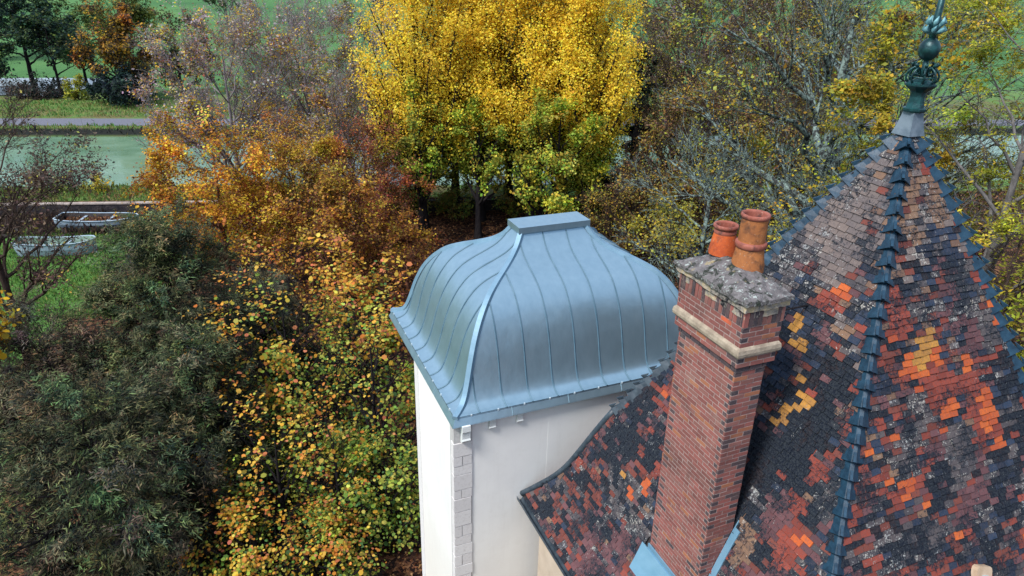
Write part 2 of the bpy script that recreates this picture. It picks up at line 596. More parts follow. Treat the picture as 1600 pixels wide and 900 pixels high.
t = NT('canal_water')
mp = t.n('Mapping')
mp.inputs['Scale'].default_value = (1, 2.5, 1)
t.link(t.pos(), mp.inputs['Vector'])
t.base(t.ramp(t.noise(0.12, 3), [(0.35, (0.11, 0.21, 0.13)), (0.65, (0.17, 0.28, 0.18))]))
t.rough(t.ramp(t.noise(0.22, 4, 0.6, mp.outputs[0]), [(0.4, 0.06), (0.65, 0.28)]), 0.5)
t.bump(t.noise(1.6, 4, 0.6, mp.outputs[0]), 0.12, 0.05)
M['water'] = t.m
strip('canal_water', -260, 260, 73.9, 100.2, 0.82, M['water'], 40)
t = NT('far_water')
t.base((0.33, 0.40, 0.45))
t.rough(0.2, 0.5)
t.bump(t.noise(1.0, 4), 0.15, 0.05)
strip('river_water', -130, -62, 130, 151.5, 1.33, t.m, 14, 0.6)
t = NT('towpath_asphalt')
t.base(t.ramp(t.noise(3, 5, 0.7), [(0.3, (0.11, 0.115, 0.145)), (0.7, (0.17, 0.175, 0.215))]))
t.rough(0.9, 0.2)
strip('towpath', -260, 260, 104.6, 109.8, 1.345, t.m, 40, 0.15)

# quay wall: coursed stone with a pale coping of separate slabs
wall = thing('canal_wall', 'low dark canal retaining wall with pale coping behind the boats', 'wall', uw(-27, 68, 0), CA)
mb = MB()
mb.box((-60, -0.10, -0.3), (60, 0.28, 1.14))
mb.build('wall_face', simple('dark_wall_stone', (0.016, 0.015, 0.02), (0.05, 0.042, 0.045), 2.5, 0.9, bump=0.8, bscale=5, bdist=0.1), wall)
mat_cop = simple('coping_stone', (0.27, 0.22, 0.20), (0.44, 0.38, 0.34), 1.2, 0.9, bump=0.3, bscale=9)
cop = MB()
cop.box((0.01, -0.16, 1.142), (1.19, 0.34, 1.26))
cop_me = cop.mesh('coping_stone', mat_cop)
for i in range(34):
    link('coping_stone', cop_me, wall, (-22 + i * 1.2, random.uniform(-0.02, 0.02), random.uniform(-0.012, 0.012)))

# ------------------------------------------------------------------ building frame
AX, AY, AZ = 5.383, 9.664, 20.249
RZ = math.radians(23.2)
PS = np.array([0, .30, .55, 1.08, 1.94, 2.20, 2.40, 2.57, 2.70, 2.82, 2.95, 3.07, 3.17, 3.27, 3.40, 3.52, 3.74, 3.86])
PH = -np.array([0, .60, 1.11, 2.25, 4.34, 4.90, 5.30, 5.66, 5.98, 6.30, 6.66, 6.99, 7.25, 7.46, 7.69, 7.86, 8.17, 8.32])
_d = np.linspace(0, 3.86, 400)
_h = np.interp(_d, PS, PH)
_k = np.exp(-0.5 * (np.arange(-24, 25) / 5.0) ** 2)
_k /= _k.sum()
_hp = np.concatenate([_h[0] + (_d[:24] - _d[24]) * 2.0, _h, _h[-1] - (_d[1:25]) * 1.5])
RS, RH = _d, np.convolve(_hp, _k, 'valid')
ARC = np.concatenate([[0], np.cumsum(np.hypot(np.diff(RS), np.diff(RH)))])

def rh(s):
    return AZ + float(np.interp(s, RS, RH))

pav = thing('pavilion_house', 'pavilion with steep hipped roof of weathered multicoloured tiles, brick chimney and green finial', 'building', (AX, AY, 0), RZ)
FD = {'F': ((1, 0), (0, -1)), 'L': ((0, -1), (-1, 0)), 'B': ((-1, 0), (0, 1)), 'R': ((0, 1), (1, 0))}   # across, outward

mb = MB()
ss = np.linspace(0, 3.84, 25)
for f, (ac, ou) in FD.items():
    vs, fs = [], []
    for s_ in ss:
        z = rh(s_) - 0.035
        for k in (-1, 1):
            vs.append((ac[0] * s_ * k + ou[0] * s_, ac[1] * s_ * k + ou[1] * s_, z))
    fs = [(2 * i, 2 * i + 2, 2 * i + 3, 2 * i + 1) for i in range(len(ss) - 1)]
    mb.add(vs, fs)
e = 3.84
mb.add([(-e, -e, rh(e) - 0.10), (e, -e, rh(e) - 0.10), (e, e, rh(e) - 0.10), (-e, e, rh(e) - 0.10)], [(0, 1, 2, 3)])
roof = mb.build('roof', M['batten'], pav)

mb = MB()
mb.box((-3.55, -3.55, 0), (3.55, 3.55, rh(3.84) - 0.12))
mb.build('wall', M['beige'], pav)

# tile classes from patches seen on the two visible slopes: (across, down, radius, class)
PATCH = {
    'F': [(-0.25, 1.25, .17, 'ochre'), (-.38, 1.33, .16, 'ochre'), (-.60, 1.40, .14, 'orange'), (-.68, 1.36, .12, 'orange'), (-.12, 1.36, .13, 'orange'),
          (-0.33, 1.50, .15, 'red'), (-.13, 1.55, .16, 'red'), (0.02, 1.64, .12, 'orange'), (.30, 1.53, .15, 'red'), (.48, 1.43, .10, 'orange'),
          (.57, 1.55, .17, 'red'), (-.45, 1.44, .16, 'orange'), (-.2, 1.46, .17, 'red'), (.42, 1.50, .14, 'orange'), (.05, 1.56, .14, 'red'), (.76, 1.76, .16, 'orange'), (.74, 1.63, .13, 'orange'), (.66, 1.71, .15, 'red'), (.85, 1.70, .11, 'ochre'), (.90, 1.79, .16, 'red'), (.62, 1.85, .17, 'red'),
          (.95, 1.9, .12, 'orange'), (-.78, 1.10, .22, 'red'), (-.80, 1.18, .14, 'orange'), (1.15, 1.20, .14, 'orange'), (.95, .95, .2, 'red'), (.22, 1.06, .18, 'purple'),
          (1.25, 1.60, .30, 'blackblue'), (1.5, 1.45, .22, 'black'), (.30, .74, .17, 'blue'), (-.12, .80, .16, 'blue'), (.45, .84, .15, 'blue'), (.1, .68, .12, 'blue'), (.5, 1.30, .24, 'purple'),
          (.30, 1.25, .12, 'blue'), (.70, 1.36, .14, 'blue'), (-.86, 2.34, .2, 'black'), (1.0, 2.05, .4, 'blackblue'), (.5, 2.4, .3, 'blackblue'), (-.3, 2.05, .25, 'blackblue'), (1.6, 1.9, .3, 'blackblue'), (1.4, 2.3, .3, 'blackblue'), (-.55, 1.65, .25, 'grey'), (-.2, .35, .3, 'tan'), (.15, .3, .12, 'red'),
          (-.75, 1.80, .22, 'grey'), (.15, 1.9, .3, 'grey'), (-.28, 1.83, .16, 'purple'), (.55, 2.1, .26, 'purple'), (.25, .5, .2, 'tan'), (-.4, .6, .2, 'tan'), (.2, 2.22, .24, 'purple'),
          (-.9, 2.0, .12, 'orange'), (-.6, 2.12, .08, 'orange'), (-.5, 2.3, .2, 'grey'), (0.6, 1.05, .3, 'grey'), (0.9, 1.2, .3, 'grey')],
    'L': [(.80, 1.69, .30, 'nearblack'), (-.46, 1.66, .14, 'nearblack'), (-.67, 1.54, .13, 'nearblack'), (-.78, 1.42, .12, 'nearblack'), (-.54, 2.02, .22, 'nearblack'), (-.93, 1.82, .25, 'nearblack'),
          (-.80, 2.08, .28, 'nearblack'), (-.70, 2.30, .26, 'nearblack'), (-1.04, 1.66, .22, 'nearblack'), (-1.10, 1.48, .20, 'nearblack'), (-.30, 2.2, .35, 'nearblack'), (0.1, 2.1, .4, 'nearblack'), (-.45, 2.45, .3, 'nearblack'),
          (-.75, 2.55, .22, 'nearblack'), (-1.15, 2.0, .2, 'nearblack'), (-1.3, 1.75, .14, 'nearblack'), (-.95, 1.98, .16, 'black'), (-1.2, 1.85, .14, 'black'), (-.02, 1.33, .10, 'ochre'), (-.24, 1.42, .11, 'ochre'), (-.58, 1.60, .11, 'ochre'), (-.48, 1.84, .13, 'ochre'),
          (-.64, 1.74, .11, 'ochre'), (-.80, 1.67, .10, 'ochre'), (-.88, 1.44, .09, 'ochre'), (.17, 1.33, .2, 'blue'), (-.2, 1.30, .17, 'blue'), (-.36, 1.45, .15, 'blue'), (-.15, 1.6, .24, 'blue'),
          (-.60, 1.42, .10, 'blue'), (-.50, 1.30, .12, 'purple'), (-.36, 1.58, .12, 'rust'), (-.45, 1.16, .13, 'red'), (-.44, 1.08, .12, 'orange'), (-.25, 1.15, .14, 'red'), (-1.38, 1.95, .16, 'red'),
          (-1.5, 2.17, .16, 'red'), (-1.75, 2.30, .10, 'orange'), (-1.63, 2.39, .2, 'red'), (-1.35, 2.28, .26, 'purple'), (-1.15, 2.42, .07, 'orange'), (-1.4, 2.5, .22, 'rust'), (-1.55, 2.62, .3, 'purple'), (-1.1, 2.6, .2, 'tan'),
          (1.36, 2.92, .07, 'orange'), (1.40, 3.06, .07, 'orange'), (1.06, 2.80, .09, 'orange'), (-1.04, 2.62, .11, 'orange'), (2.88, 3.56, .3, 'rust'), (2.2, 3.58, .45, 'rust'), (2.2, 3.15, .25, 'rust'),
          (2.68, 3.3, .22, 'rust'), (1.5, 3.56, .4, 'purple'), (2.18, 2.75, .28, 'black'), (1.82, 2.63, .25, 'black'), (1.81, 3.41, .2, 'black'), (2.6, 3.20, .22, 'black'), (2.05, 2.38, .3, 'black'),
          (1.3, 2.6, .2, 'black'), (0.3, .6, .5, 'pale'), (-.1, .9, .28, 'pale'), (.6, 1.0, .35, 'grey'), (1.5, 3.0, .25, 'grey'), (1.0, 3.3, .3, 'purple'), (0.9, 3.05, .2, 'grey'),
          (1.6, 2.9, .12, 'ochre'), (2.9, 3.3, .2, 'rust')],
}
for _f in ('B', 'R'):
    PATCH[_f] = []
BASEP = {'F': [('grey', .13), ('purple', .16), ('red', .19), ('tan', .035), ('blue', .12), ('black', .15), ('rust', .20), ('orange', .012)],
         'L': [('grey', .16), ('purple', .12), ('red', .13), ('tan', .03), ('blue', .16), ('black', .20), ('rust', .19), ('orange', .006)]}
BASEP['B'] = BASEP['R'] = BASEP['L']
CLS = list(TILE)
TILE_W, EXPO, TILE_L = 0.172, 0.093, 0.185
tile_me = {}
for cn in CLS:
    for k in range(3):
        mb = MB()
        w = TILE_W * (0.94 + 0.025 * k) / 2
        b = 0.012
        lift = 0.026 + 0.005 * k
        th = 0.014
        j = (-0.006, 0.004, 0.0)[k]
        vs = [(-w, j, lift), (w, -j, lift), (w, TILE_L, 0.002), (-w, TILE_L, 0.002),
              (-w + .003, j + .002, lift + th), (w - .003, -j + .002, lift + th), (w - .003, TILE_L, 0.002 + th), (-w + .003, TILE_L, 0.002 + th)]
        mb.add(vs, [(0, 3, 2, 1), (4, 5, 6, 7), (0, 1, 5, 4), (1, 2, 6, 5), (2, 3, 7, 6), (3, 0, 4, 7)])
        tile_me[cn, k] = mb.mesh('tile', TILE[cn])
Mpav = Matrix.Translation((AX, AY, 0)) @ Matrix.Rotation(RZ, 4, 'Z')
camv = Vector((0, 0, CAM_Z))
Rinv = cam.matrix_world.inverted()

def pix(P):
    c = Rinv @ P
    if c.z > -0.1:
        return None
    return 800 + 1090 * c.x / -c.z, 450 - 1090 * c.y / -c.z

tiles = []
ncourse = int(ARC[-1] / EXPO)
for f in 'FLBR':
    ac, ou = FD[f]
    for i in range(ncourse + 1):
        arc = ARC[-1] - 0.02 - i * EXPO
        if arc < 0.16:
            break
        s_ = float(np.interp(arc, ARC, RS))
        z_ = AZ + float(np.interp(arc, ARC, RH))
        s2 = float(np.interp(arc - 0.15, ARC, RS))
        z2 = AZ + float(np.interp(arc - 0.15, ARC, RH))
        tl = math.hypot(s_ - s2, z2 - z_)
        n = int(2 * s_ / TILE_W) + 3
        off = (i % 2) * 0.5 * TILE_W + 0.03 * math.sin(i * 2.1)
        for q in range(-n // 2, n // 2 + 2):
            cx = q * TILE_W + off + random.uniform(-.006, .006)
            if abs(cx) > s_ - 0.07:
                continue
            if f == 'L' and -0.74 < -cx < 0.40 and 2.64 < s_ < 3.02:
                continue
            if f == 'L' and -0.95 < -cx < 0.55 and 3.02 <= s_ < 3.10:
                continue
            dn = Vector((ou[0], ou[1], 0))
            up = (dn * (s2 - s_) + Vector((0, 0, z2 - z_))) / tl
            a3 = Vector((ac[0], ac[1], 0))
            nn = a3.cross(up)
            if nn.dot(dn) < 0:
                nn = -nn
                a3 = -a3
            rot = random.gauss(0, 0.011)
            A2 = a3 * math.cos(rot) + up * math.sin(rot)
            U2 = up * math.cos(rot) - a3 * math.sin(rot)
            P = Vector((ac[0] * cx + ou[0] * s_, ac[1] * cx + ou[1] * s_, z_)) + nn * random.uniform(-.0015, .0025) + U2 * random.gauss(0, .005)
            m4 = Matrix(((A2.x, U2.x, nn.x, P.x), (A2.y, U2.y, nn.y, P.y), (A2.z, U2.z, nn.z, P.z), (0, 0, 0, 1)))
            ca_ = cx if f == 'F' else (-cx if f == 'L' else cx)
            yy = cx if f != 'L' else P.y
            cl = None
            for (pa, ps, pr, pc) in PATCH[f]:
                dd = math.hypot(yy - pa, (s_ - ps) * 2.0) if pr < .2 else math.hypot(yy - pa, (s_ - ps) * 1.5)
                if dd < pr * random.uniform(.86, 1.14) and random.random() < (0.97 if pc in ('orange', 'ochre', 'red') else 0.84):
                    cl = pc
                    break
            if cl == 'rust' and f == 'L':
                cl = random.choice(['rust', 'rust', 'rust', 'black', 'purple', 'black', 'grey'])
            if cl == 'blackblue':
                cl = random.choice(['black', 'blue', 'black', 'grey', 'black'])
            if cl is None:
                # soft clusters
                nz = math.sin(yy * 3.1 + s_ * 2.3 + ord(f)) + math.sin(yy * 1.3 - s_ * 4.1) + random.uniform(-1.6, 1.6)
                bp = BASEP[f]
                tot = 0
                u01 = random.random()
                if u01 < min(.78, 1.25 - s_ * .75):
                    cl = random.choice(['pale', 'pale', 'grey', 'tan', 'grey'] if s_ < .8 else ['pale', 'grey', 'grey', 'purple', 'blue', 'tan'])
                elif nz > 1.5:
                    cl = 'black' if random.random() < .6 else 'grey'
                elif nz < -1.9:
                    cl = random.choice(['red', 'purple', 'purple', 'rust'])
                else:
                    for nmc, p_ in bp:
                        tot += p_
                        if u01 < tot:
                            cl = nmc
                            break
                    cl = cl or 'grey'
            tiles.append((f, m4, cl))
order = []
for i, (f, m4, cl) in enumerate(tiles):
    if f in 'FL':
        pw = Mpav @ m4.translation
        q = pix(pw)
        if q and -5 < q[0] < 1605 and -5 < q[1] < 905:
            order.append(((pw - camv).length, i))
order.sort()
single = set(i for _, i in order[:300])
mb = MB()
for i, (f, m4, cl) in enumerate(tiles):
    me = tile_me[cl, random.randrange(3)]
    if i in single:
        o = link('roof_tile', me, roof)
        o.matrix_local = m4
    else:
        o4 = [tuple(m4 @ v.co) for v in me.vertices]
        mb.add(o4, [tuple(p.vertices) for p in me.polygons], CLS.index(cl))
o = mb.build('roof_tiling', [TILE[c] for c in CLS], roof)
o['kind'] = 'stuff'

# ridge tiles down the hips, each a saddle with a lapped lower end and a raised nib
def hip_tile_mesh(f1, f2, t_, k):
    """f1, f2: directions down the two slopes; t_: direction down the hip"""
    nrm = -(f1 + f2).normalized()
    mb = MB()
    L = 0.275
    def sec(a, wid, lift, th):
        c = t_ * a + nrm * lift
        crest = [c + f1 * (wid * 1.0) - nrm * lift * 0.72, c + f1 * (wid * .22) + nrm * .012, c + f2 * (wid * .22) + nrm * .012, c + f2 * (wid * 1.0) - nrm * lift * .72]
        inner = [p - nrm * th for p in crest]
        return crest + inner
    secs = [sec(-0.02, 0.138, 0.034, .016), sec(L * .55, 0.162, 0.072, .020), sec(L, 0.198, 0.118 + .006 * k, .034)]
    vs = [p for s_ in secs for p in s_]
    fs = []
    for i in range(len(secs) - 1):
        a, b = i * 8, (i + 1) * 8
        for q in range(3):
            fs.append((a + q, a + q + 1, b + q + 1, b + q))
            fs.append((a + 4 + q, b + 4 + q, b + 5 + q, a + 5 + q))
        fs.append((a, b, b + 4, a + 4))
        fs.append((a + 3, a + 7, b + 7, b + 3))
    e0, e1 = 0, (len(secs) - 1) * 8
    for q in range(3):
        fs.append((e0 + q, e0 + 4 + q, e0 + 5 + q, e0 + 1 + q))
        fs.append((e1 + q, e1 + 1 + q, e1 + 5 + q, e1 + 4 + q))
    mb.add(vs, fs)
    # nib on the crest
    c0 = t_ * (L * .52) + nrm * .092
    c1 = t_ * (L * .97) + nrm * .168
    sd = (f1 - f2).normalized() * .017
    vs = [c0 - sd, c0 + sd, t_ * (L * .97) + nrm * .100 + sd, t_ * (L * .97) + nrm * .100 - sd,
          c0 - sd + nrm * .01, c0 + sd + nrm * .01, c1 + sd, c1 - sd]
    mb.add(vs, [(0, 3, 2, 1), (4, 5, 6, 7), (0, 1, 5, 4), (1, 2, 6, 5), (2, 3, 7, 6), (3, 0, 4, 7)])
    return mb.mesh('ridge_tile', M['hip'])

for hn, (sx_, sy_) in {'L': (-1, 1), 'C': (-1, -1), 'R': (1, -1), 'K': (1, 1)}.items():
    pts = np.stack([sx_ * RS, sy_ * RS, AZ + RH], 1)
    hl = np.concatenate([[0], np.cumsum(np.linalg.norm(np.diff(pts, axis=0), axis=1))])
    a = 0.05
    end = hl[-1] if hn != 'L' else float(np.interp(2.62, RS, hl))
    while a < end - 0.2:
        p = np.array([np.interp(a, hl, pts[:, i]) for i in range(3)])
        p2 = np.array([np.interp(a + .22, hl, pts[:, i]) for i in range(3)])
        t_ = Vector(p2 - p).normalized()
        sl = t_.z / t_.x * sx_
        n1 = Vector((sx_ * -sl, 0, 1)).normalized()
        n2 = Vector((0, sy_ * -sl, 1)).normalized()
        f1 = n1.cross(t_)
        f2 = n2.cross(t_)
        if f1.dot(n2) > 0:
            f1 = -f1
        if f2.dot(n1) > 0:
            f2 = -f2
        o = link('ridge_tile', hip_tile_mesh(f1, f2, t_, random.randrange(3)), roof, Vector(p))
        if hn == 'L' and a > 4.2:
            o.data.materials[0] = M['lead']
        a += 0.236
# lead roll over the lower end of the hip beside the tower
mb = MB()
sl_ = np.linspace(2.60, 3.86, 22)
mb.tube([(-q, q, rh(q) + .06) for q in sl_], 0.06, 8)
mb.build('lead_roll', M['lead'], roof, True)
# eaves gutters with pale brackets
for f in ('L', 'F'):
    ac, ou = FD[f]
    g = 3.90
    zc = rh(3.86) - 0.06
    mb = MB()
    prof = [(-.075, .055), (-.065, -.01), (-.03, -.05), (.02, -.055), (.06, -.015), (.07, .06), (.055, .06), (.048, -.005), (.015, -.04), (-.02, -.036), (-.052, 0), (-.06, .05)]
    vs = []
    for e_ in (-3.87, 3.87):
        for (a_, b_) in prof:
            vs.append((ac[0] * e_ + ou[0] * (g + a_), ac[1] * e_ + ou[1] * (g + a_), zc + b_))
    n = len(prof)
    mb.add(vs, [(i, (i + 1) % n, n + (i + 1) % n, n + i) for i in range(n)] + [tuple(range(n)), tuple(range(2 * n - 1, n - 1, -1))])
    gut = mb.build('gutter', M['lead'], pav)
    bm_ = MB()
    for k in range(12):
        e_ = 3.72 - k * 0.42
        c = (ac[0] * e_ + ou[0] * g, ac[1] * e_ + ou[1] * g)
        bx = MB()
        d0, d1 = (0.012, 0.095) if abs(ac[0]) > .5 else (0.095, 0.012)
        bx.box((c[0] - d0, c[1] - d1, zc + .062), (c[0] + d0, c[1] + d1, zc + .072))
        bx.build('gutter_bracket', M['pale_clip'], gut)

# ------------------------------------------------------------------ chimney
def chim_core(mb, x0, x1, y0, y1, z0, z1):
    mb.box((x0, y0, z0), (x1, y1, z1))
SX0, SX1, SY0, SY1 = -3.06, -2.59, -0.80, 0.43
HX0, HX1, HY0, HY1 = -3.09, -2.48, -0.83, 0.52
mb = MB()
chim_core(mb, SX0 + .0035, SX1 - .0035, SY0 + .0035, SY1 - .0035, 12.9, 17.52)
chim_core(mb, HX0 + .0035, HX1 - .0035, HY0 + .0035, HY1 - .0035, 17.50, 18.24)
chim = mb.build('chimney', M['mortar'], pav)
bricks = []          # (matrix, dims, class)
CH = 0.0705
def course(x0, x1, y0, y1, z, i, soldier=False, kind=None):
    """one course round the four faces; faces: left (x0) and front (y0) are seen"""
    bh = CH - 0.014
    for face in ('l', 'f', 'r', 'b'):
        if face in 'lr':
            a0, a1 = y0, y1
        else:
            a0, a1 = x0, x1
        ln = 0.215 if not soldier else 0.072
        pos_ = a0
        first = (i + (face in 'fb')) % 2 == 0
        q = 0
        bhh = 0.205 if soldier else bh
        while pos_ < a1 - 0.015:
            l_ = ln
            hd = False
            if q == 0 and not soldier:
                l_ = 0.108 if first else 0.215
                hd = first
            l_ = min(l_, a1 - pos_)
            if a1 - pos_ - l_ < 0.05 and not soldier:
                l_ = a1 - pos_
                hd = hd or l_ < .15
            if not soldier and pos_ + l_ > a1 - .01 and l_ < .16:
                hd = True
            r = random.random()
            cl = 'red' if r < .62 else ('pink' if r < .90 else ('orange' if r < .985 else 'dark'))
            if hd and face in 'fl' and (pos_ < a0 + .01 or pos_ + l_ > a1 - .02) and random.random() < .85:
                cl = 'dark'
            if soldier:
                cl = random.choice(['dark', 'red', 'dark', 'pink'])
            if kind:
                cl = kind
            pr = random.uniform(-.002, .003)
            d = .03
            g_ = .007
            if face == 'l':
                lo, hi = (x0 - pr, pos_ + g_, z), (x0 + d, pos_ + l_ - g_, z + bhh)
            elif face == 'f':
                lo, hi = (pos_ + g_, y0 - pr, z), (pos_ + l_ - g_, y0 + d, z + bhh)
            elif face == 'r':
                lo, hi = (x1 - d, pos_ + g_, z), (x1 + pr, pos_ + l_ - g_, z + bhh)
            else:
                lo, hi = (pos_ + g_, y1 - d, z), (pos_ + l_ - g_, y1 + pr, z + bhh)
            if face in 'fb':
                if abs(pos_ - a0) < 1e-6:
                    lo = (x0 - pr, lo[1], lo[2])
                if pos_ + l_ > a1 - .012:
                    hi = (x1 + pr, hi[1], hi[2])
            # corner bricks of two faces would overlap: pull one end back
            if face in 'lr':
                if abs(pos_ - a0) < 1e-6:
                    lo = (lo[0], lo[1] + .036 - g_, lo[2])
                if pos_ + l_ > a1 - .012:
                    hi = (hi[0], min(hi[1], a1 - .036), hi[2])
            if hi[1] - lo[1] > .004 and hi[0] - lo[0] > .004:
                bricks.append((face, lo, hi, cl))
            pos_ += l_
            q += 1
z = 17.42 - CH * 62
i = 0
while z < 17.42 - .01:
    course(SX0, SX1, SY0, SY1, z, i)
    z += CH
    i += 1
course(SX0 - .012, SX1 + .012, SY0 - .012, SY1 + .012, 17.425, 0, kind='dark')
z = 17.50
for i in range(2):
    course(HX0, HX1, HY0, HY1, z, i)
    z += CH
z = 17.795
for i in range(4):
    course(HX0, HX1, HY0, HY1, z, i)
    z += CH
course(HX0 - .004, HX1 + .004, HY0 - .004, HY1 + .004, 18.075, 0, soldier=True) if False else None
z = 18.08
course(HX0 - .006, HX1 + .006, HY0 - .006, HY1 + .006, z, 1, soldier=True)
for k_, b_ in enumerate(bricks):
    if b_[0] == 'l' and abs(b_[1][2] - (17.795 + CH * 3)) < .02 and b_[1][1] < -.45 and b_[2][1] > -.58:
        bricks[k_] = (b_[0], b_[1], b_[2], 'bright')
def bz(b):
    c = Vector([(p + q) / 2 for p, q in zip(b[1], b[2])])
    pw = Mpav @ c
    return (pw - camv).length, pw
seen = []
for k_, b_ in enumerate(bricks):
    if b_[0] in 'lf':
        d_, pw = bz(b_)
        q = pix(pw)
        lx = b_[1][0]
        roof_z = rh(abs((b_[1][0] + b_[2][0]) / 2))
        if q and q[1] < 905 and pw.z > roof_z - .05:
            seen.append((d_, k_))
seen.sort()
sing = set(k for _, k in seen[:300])
BK = list(BRICK)
mb = MB()
for k_, (fc, lo, hi, cl) in enumerate(bricks):
    if k_ in sing:
        c = [(p + q) / 2 for p, q in zip(lo, hi)]
        h_ = [(q - p) / 2 for p, q in zip(lo, hi)]
        b1 = MB()
        b1.box([-x for x in h_], h_)
        link('brick', b1.mesh('brick', BRICK[cl]), chim, c)
    else:
        mb.box(lo, hi, BK.index(cl))
o = mb.build('brickwork', [BRICK[b] for b in BK], chim)
o['kind'] = 'stuff'
# stone band with rounded front
mb = MB()
def ring(mb, x0, x1, y0, y1, prof, mi=0):
    """square ring sweep: prof (offset outward, z)"""
    vs = []
    for (o_, z_) in prof:
        vs += [(x0 - o_, y0 - o_, z_), (x1 + o_, y0 - o_, z_), (x1 + o_, y1 + o_, z_), (x0 - o_, y1 + o_, z_)]
    fs = []
    for i in range(len(prof) - 1):
        for k in range(4):
            fs.append((4 * i + k, 4 * i + (k + 1) % 4, 4 * i + 4 + (k + 1) % 4, 4 * i + 4 + k))
    mb.add(vs, fs, mi)
ring(mb, HX0, HX1, HY0, HY1, [(-.03, 17.643), (.012, 17.645), (.034, 17.67), (.040, 17.71), (.032, 17.76), (.010, 17.79), (-.03, 17.80)])
mb.build('stone_band', M['band'], chim)
# slab: broken mortar edge below, lichened weathered top rising to the pots
mb = MB()
rs = random.Random(3)
NX, NY = 13, 17
top = {}
bx0, bx1, by0, by1 = -3.145, -2.40, -0.885, 0.63
for i in range(NX):
    for j in range(NY):
        u_, v_ = i / (NX - 1), j / (NY - 1)
        edge = min(u_, 1 - u_, v_, 1 - v_)
        x = bx0 + (bx1 - bx0) * u_
        y_ = by0 + (by1 - by0) * v_
        if edge == 0:
            x += rs.uniform(-.014, .014)
            y_ += rs.uniform(-.014, .014)
        zz = 18.44 + .28 * min(1, edge * 2.0) ** 0.75 * (0.65 + .35 * u_) + rs.uniform(-.012, .014)
        top[i, j] = (x, y_, zz)
vs = [top[i, j] for i in range(NX) for j in range(NY)]
fs = [(i * NY + j, (i + 1) * NY + j, (i + 1) * NY + j + 1, i * NY + j + 1) for i in range(NX - 1) for j in range(NY - 1)]
mb.add(vs, fs)
rim = [(i, 0) for i in range(NX)] + [(NX - 1, j) for j in range(1, NY)] + [(i, NY - 1) for i in range(NX - 2, -1, -1)] + [(0, j) for j in range(NY - 2, 0, -1)]
n = len(rim)
cx_, cy_ = (bx0 + bx1) / 2, (by0 + by1) / 2
layers = [(0.0, 18.445, 0), (0.006, 18.39, 0), (-.03, 18.375, 1), (-.025, 18.30, 1), (-.055, 18.285, 1), (-.05, 18.20, 1)]
prev = None
for li, (off, zl, mi) in enumerate(layers):
    vs = []
    for (i, j) in rim:
        x, y_, zz = top[i, j]
        sgx = -1 if i == 0 else (1 if i == NX - 1 else 0)
        sgy = -1 if j == 0 else (1 if j == NY - 1 else 0)
        jz = rs.uniform(-.010, .010) if li else 0
        vs.append((x + sgx * (off + rs.uniform(-.006, .006)), y_ + sgy * (off + rs.uniform(-.006, .006)), (zz if li == 0 else zl + jz)))
    base_i = len(mb.v)
    mb.v.extend(vs)
    if prev is not None:
        for k in range(n):
            mb.f.append((prev + k, base_i + k, base_i + (k + 1) % n, prev + (k + 1) % n))
            mb.mi.append(mi)
    prev = base_i
slab = mb.build('slab', [M['cement'], M['slab_edge']], chim)
def rlz(x, y_):
    return 18.62
# pots
def pot(cx, cy, z0, prof, mats, label, rot=0):
    p = MB()
    for (mi, pr) in prof:
        pr = [(a * .83, b * .87) for a, b in pr]
        p.lathe(pr, (cx, cy, z0), 28, 0, mi)
    o = p.build('chimney_pot', mats, chim, True)
    o['label'] = label
    return o
pot(-2.625, .30, 18.655, [(0, [(.225, -.06), (.218, .02), (.196, .16), (.175, .27)]),
                         (1, [(.175, .27), (.182, .285), (.182, .315), (.176, .325), (.176, .35), (.196, .36), (.204, .385), (.198, .41), (.182, .418), (.158, .412), (.150, .385), (.150, .10), (.15, .0), (.0, .0)])],
    [M['pot_orange'], M['pot_dark']], 'short bright orange clay pot with dark stained rim')
pot(-2.615, -.20, 18.63, [(0, [(.258, -.08), (.254, .01), (.228, .14), (.212, .27)]),
                          (1, [(.215, .27), (.228, .285), (.240, .30), (.243, .34), (.235, .365), (.205, .375)]),
                          (0, [(.205, .375), (.204, .45), (.200, .72)]),
                          (1, [(.200, .72), (.203, .725), (.219, .74), (.225, .765), (.218, .79), (.200, .797), (.176, .79), (.168, .76), (.168, .3), (.168, .0), (0, .0)])],
    [M['pot_brown'], M['pot_dark']], 'tall two-stage brown clay pot with pinkish collar')
# iron brace from chimney head to roof
mb = MB()
p0, p1 = Vector((HX1 - .02, -.30, 17.93)), Vector((-1.20, -.05, rh(1.20) + .03))
mb.tube([p0, (p0 + p1) / 2 - Vector((0, 0, .02)), p1], .014, 6)
mb.tube([p1 + Vector((0, -.06, .03)), p1 + Vector((0, .06, .0))], .02, 6)
mb.build('brace_rod', M['iron'], chim)
# flashings: wide apron below the chimney, stepped strip up its front side
def on_roof(x, y_, lift=0.0, face='L'):
    s_ = -x
    return (x - lift * .9, y_, rh(s_) + lift * .42)
mb = MB()
rows = [3.05, 3.10, 3.18, 3.255]
vs = []
for r_ in rows:
    for y_ in (-1.0, .60):
        vs.append(on_roof(-r_, y_, .052))
for r_ in rows:
    for y_ in (-1.0, .60):
        vs.append(on_roof(-r_, y_, .030))
fs = []
for i in range(3):
    fs.append((2 * i, 2 * i + 1, 2 * i + 3, 2 * i + 2))
    fs.append((8 + 2 * i, 8 + 2 * i + 2, 8 + 2 * i + 3, 8 + 2 * i + 1))
fs += [(6, 7, 15, 14), (0, 8, 9, 1), (0, 2, 10, 8), (2, 4, 12, 10), (4, 6, 14, 12), (1, 9, 11, 3), (3, 11, 13, 5), (5, 13, 15, 7)]
mb.add(vs, fs)
zb = rh(3.06)
mb.box((-3.085, -.84, zb - .06), (-3.063, .455, zb + .14))
mb.build('apron_flashing', M['zinc_flash'], roof)
mb = MB()
xs = np.linspace(-3.07, -2.52, 9)
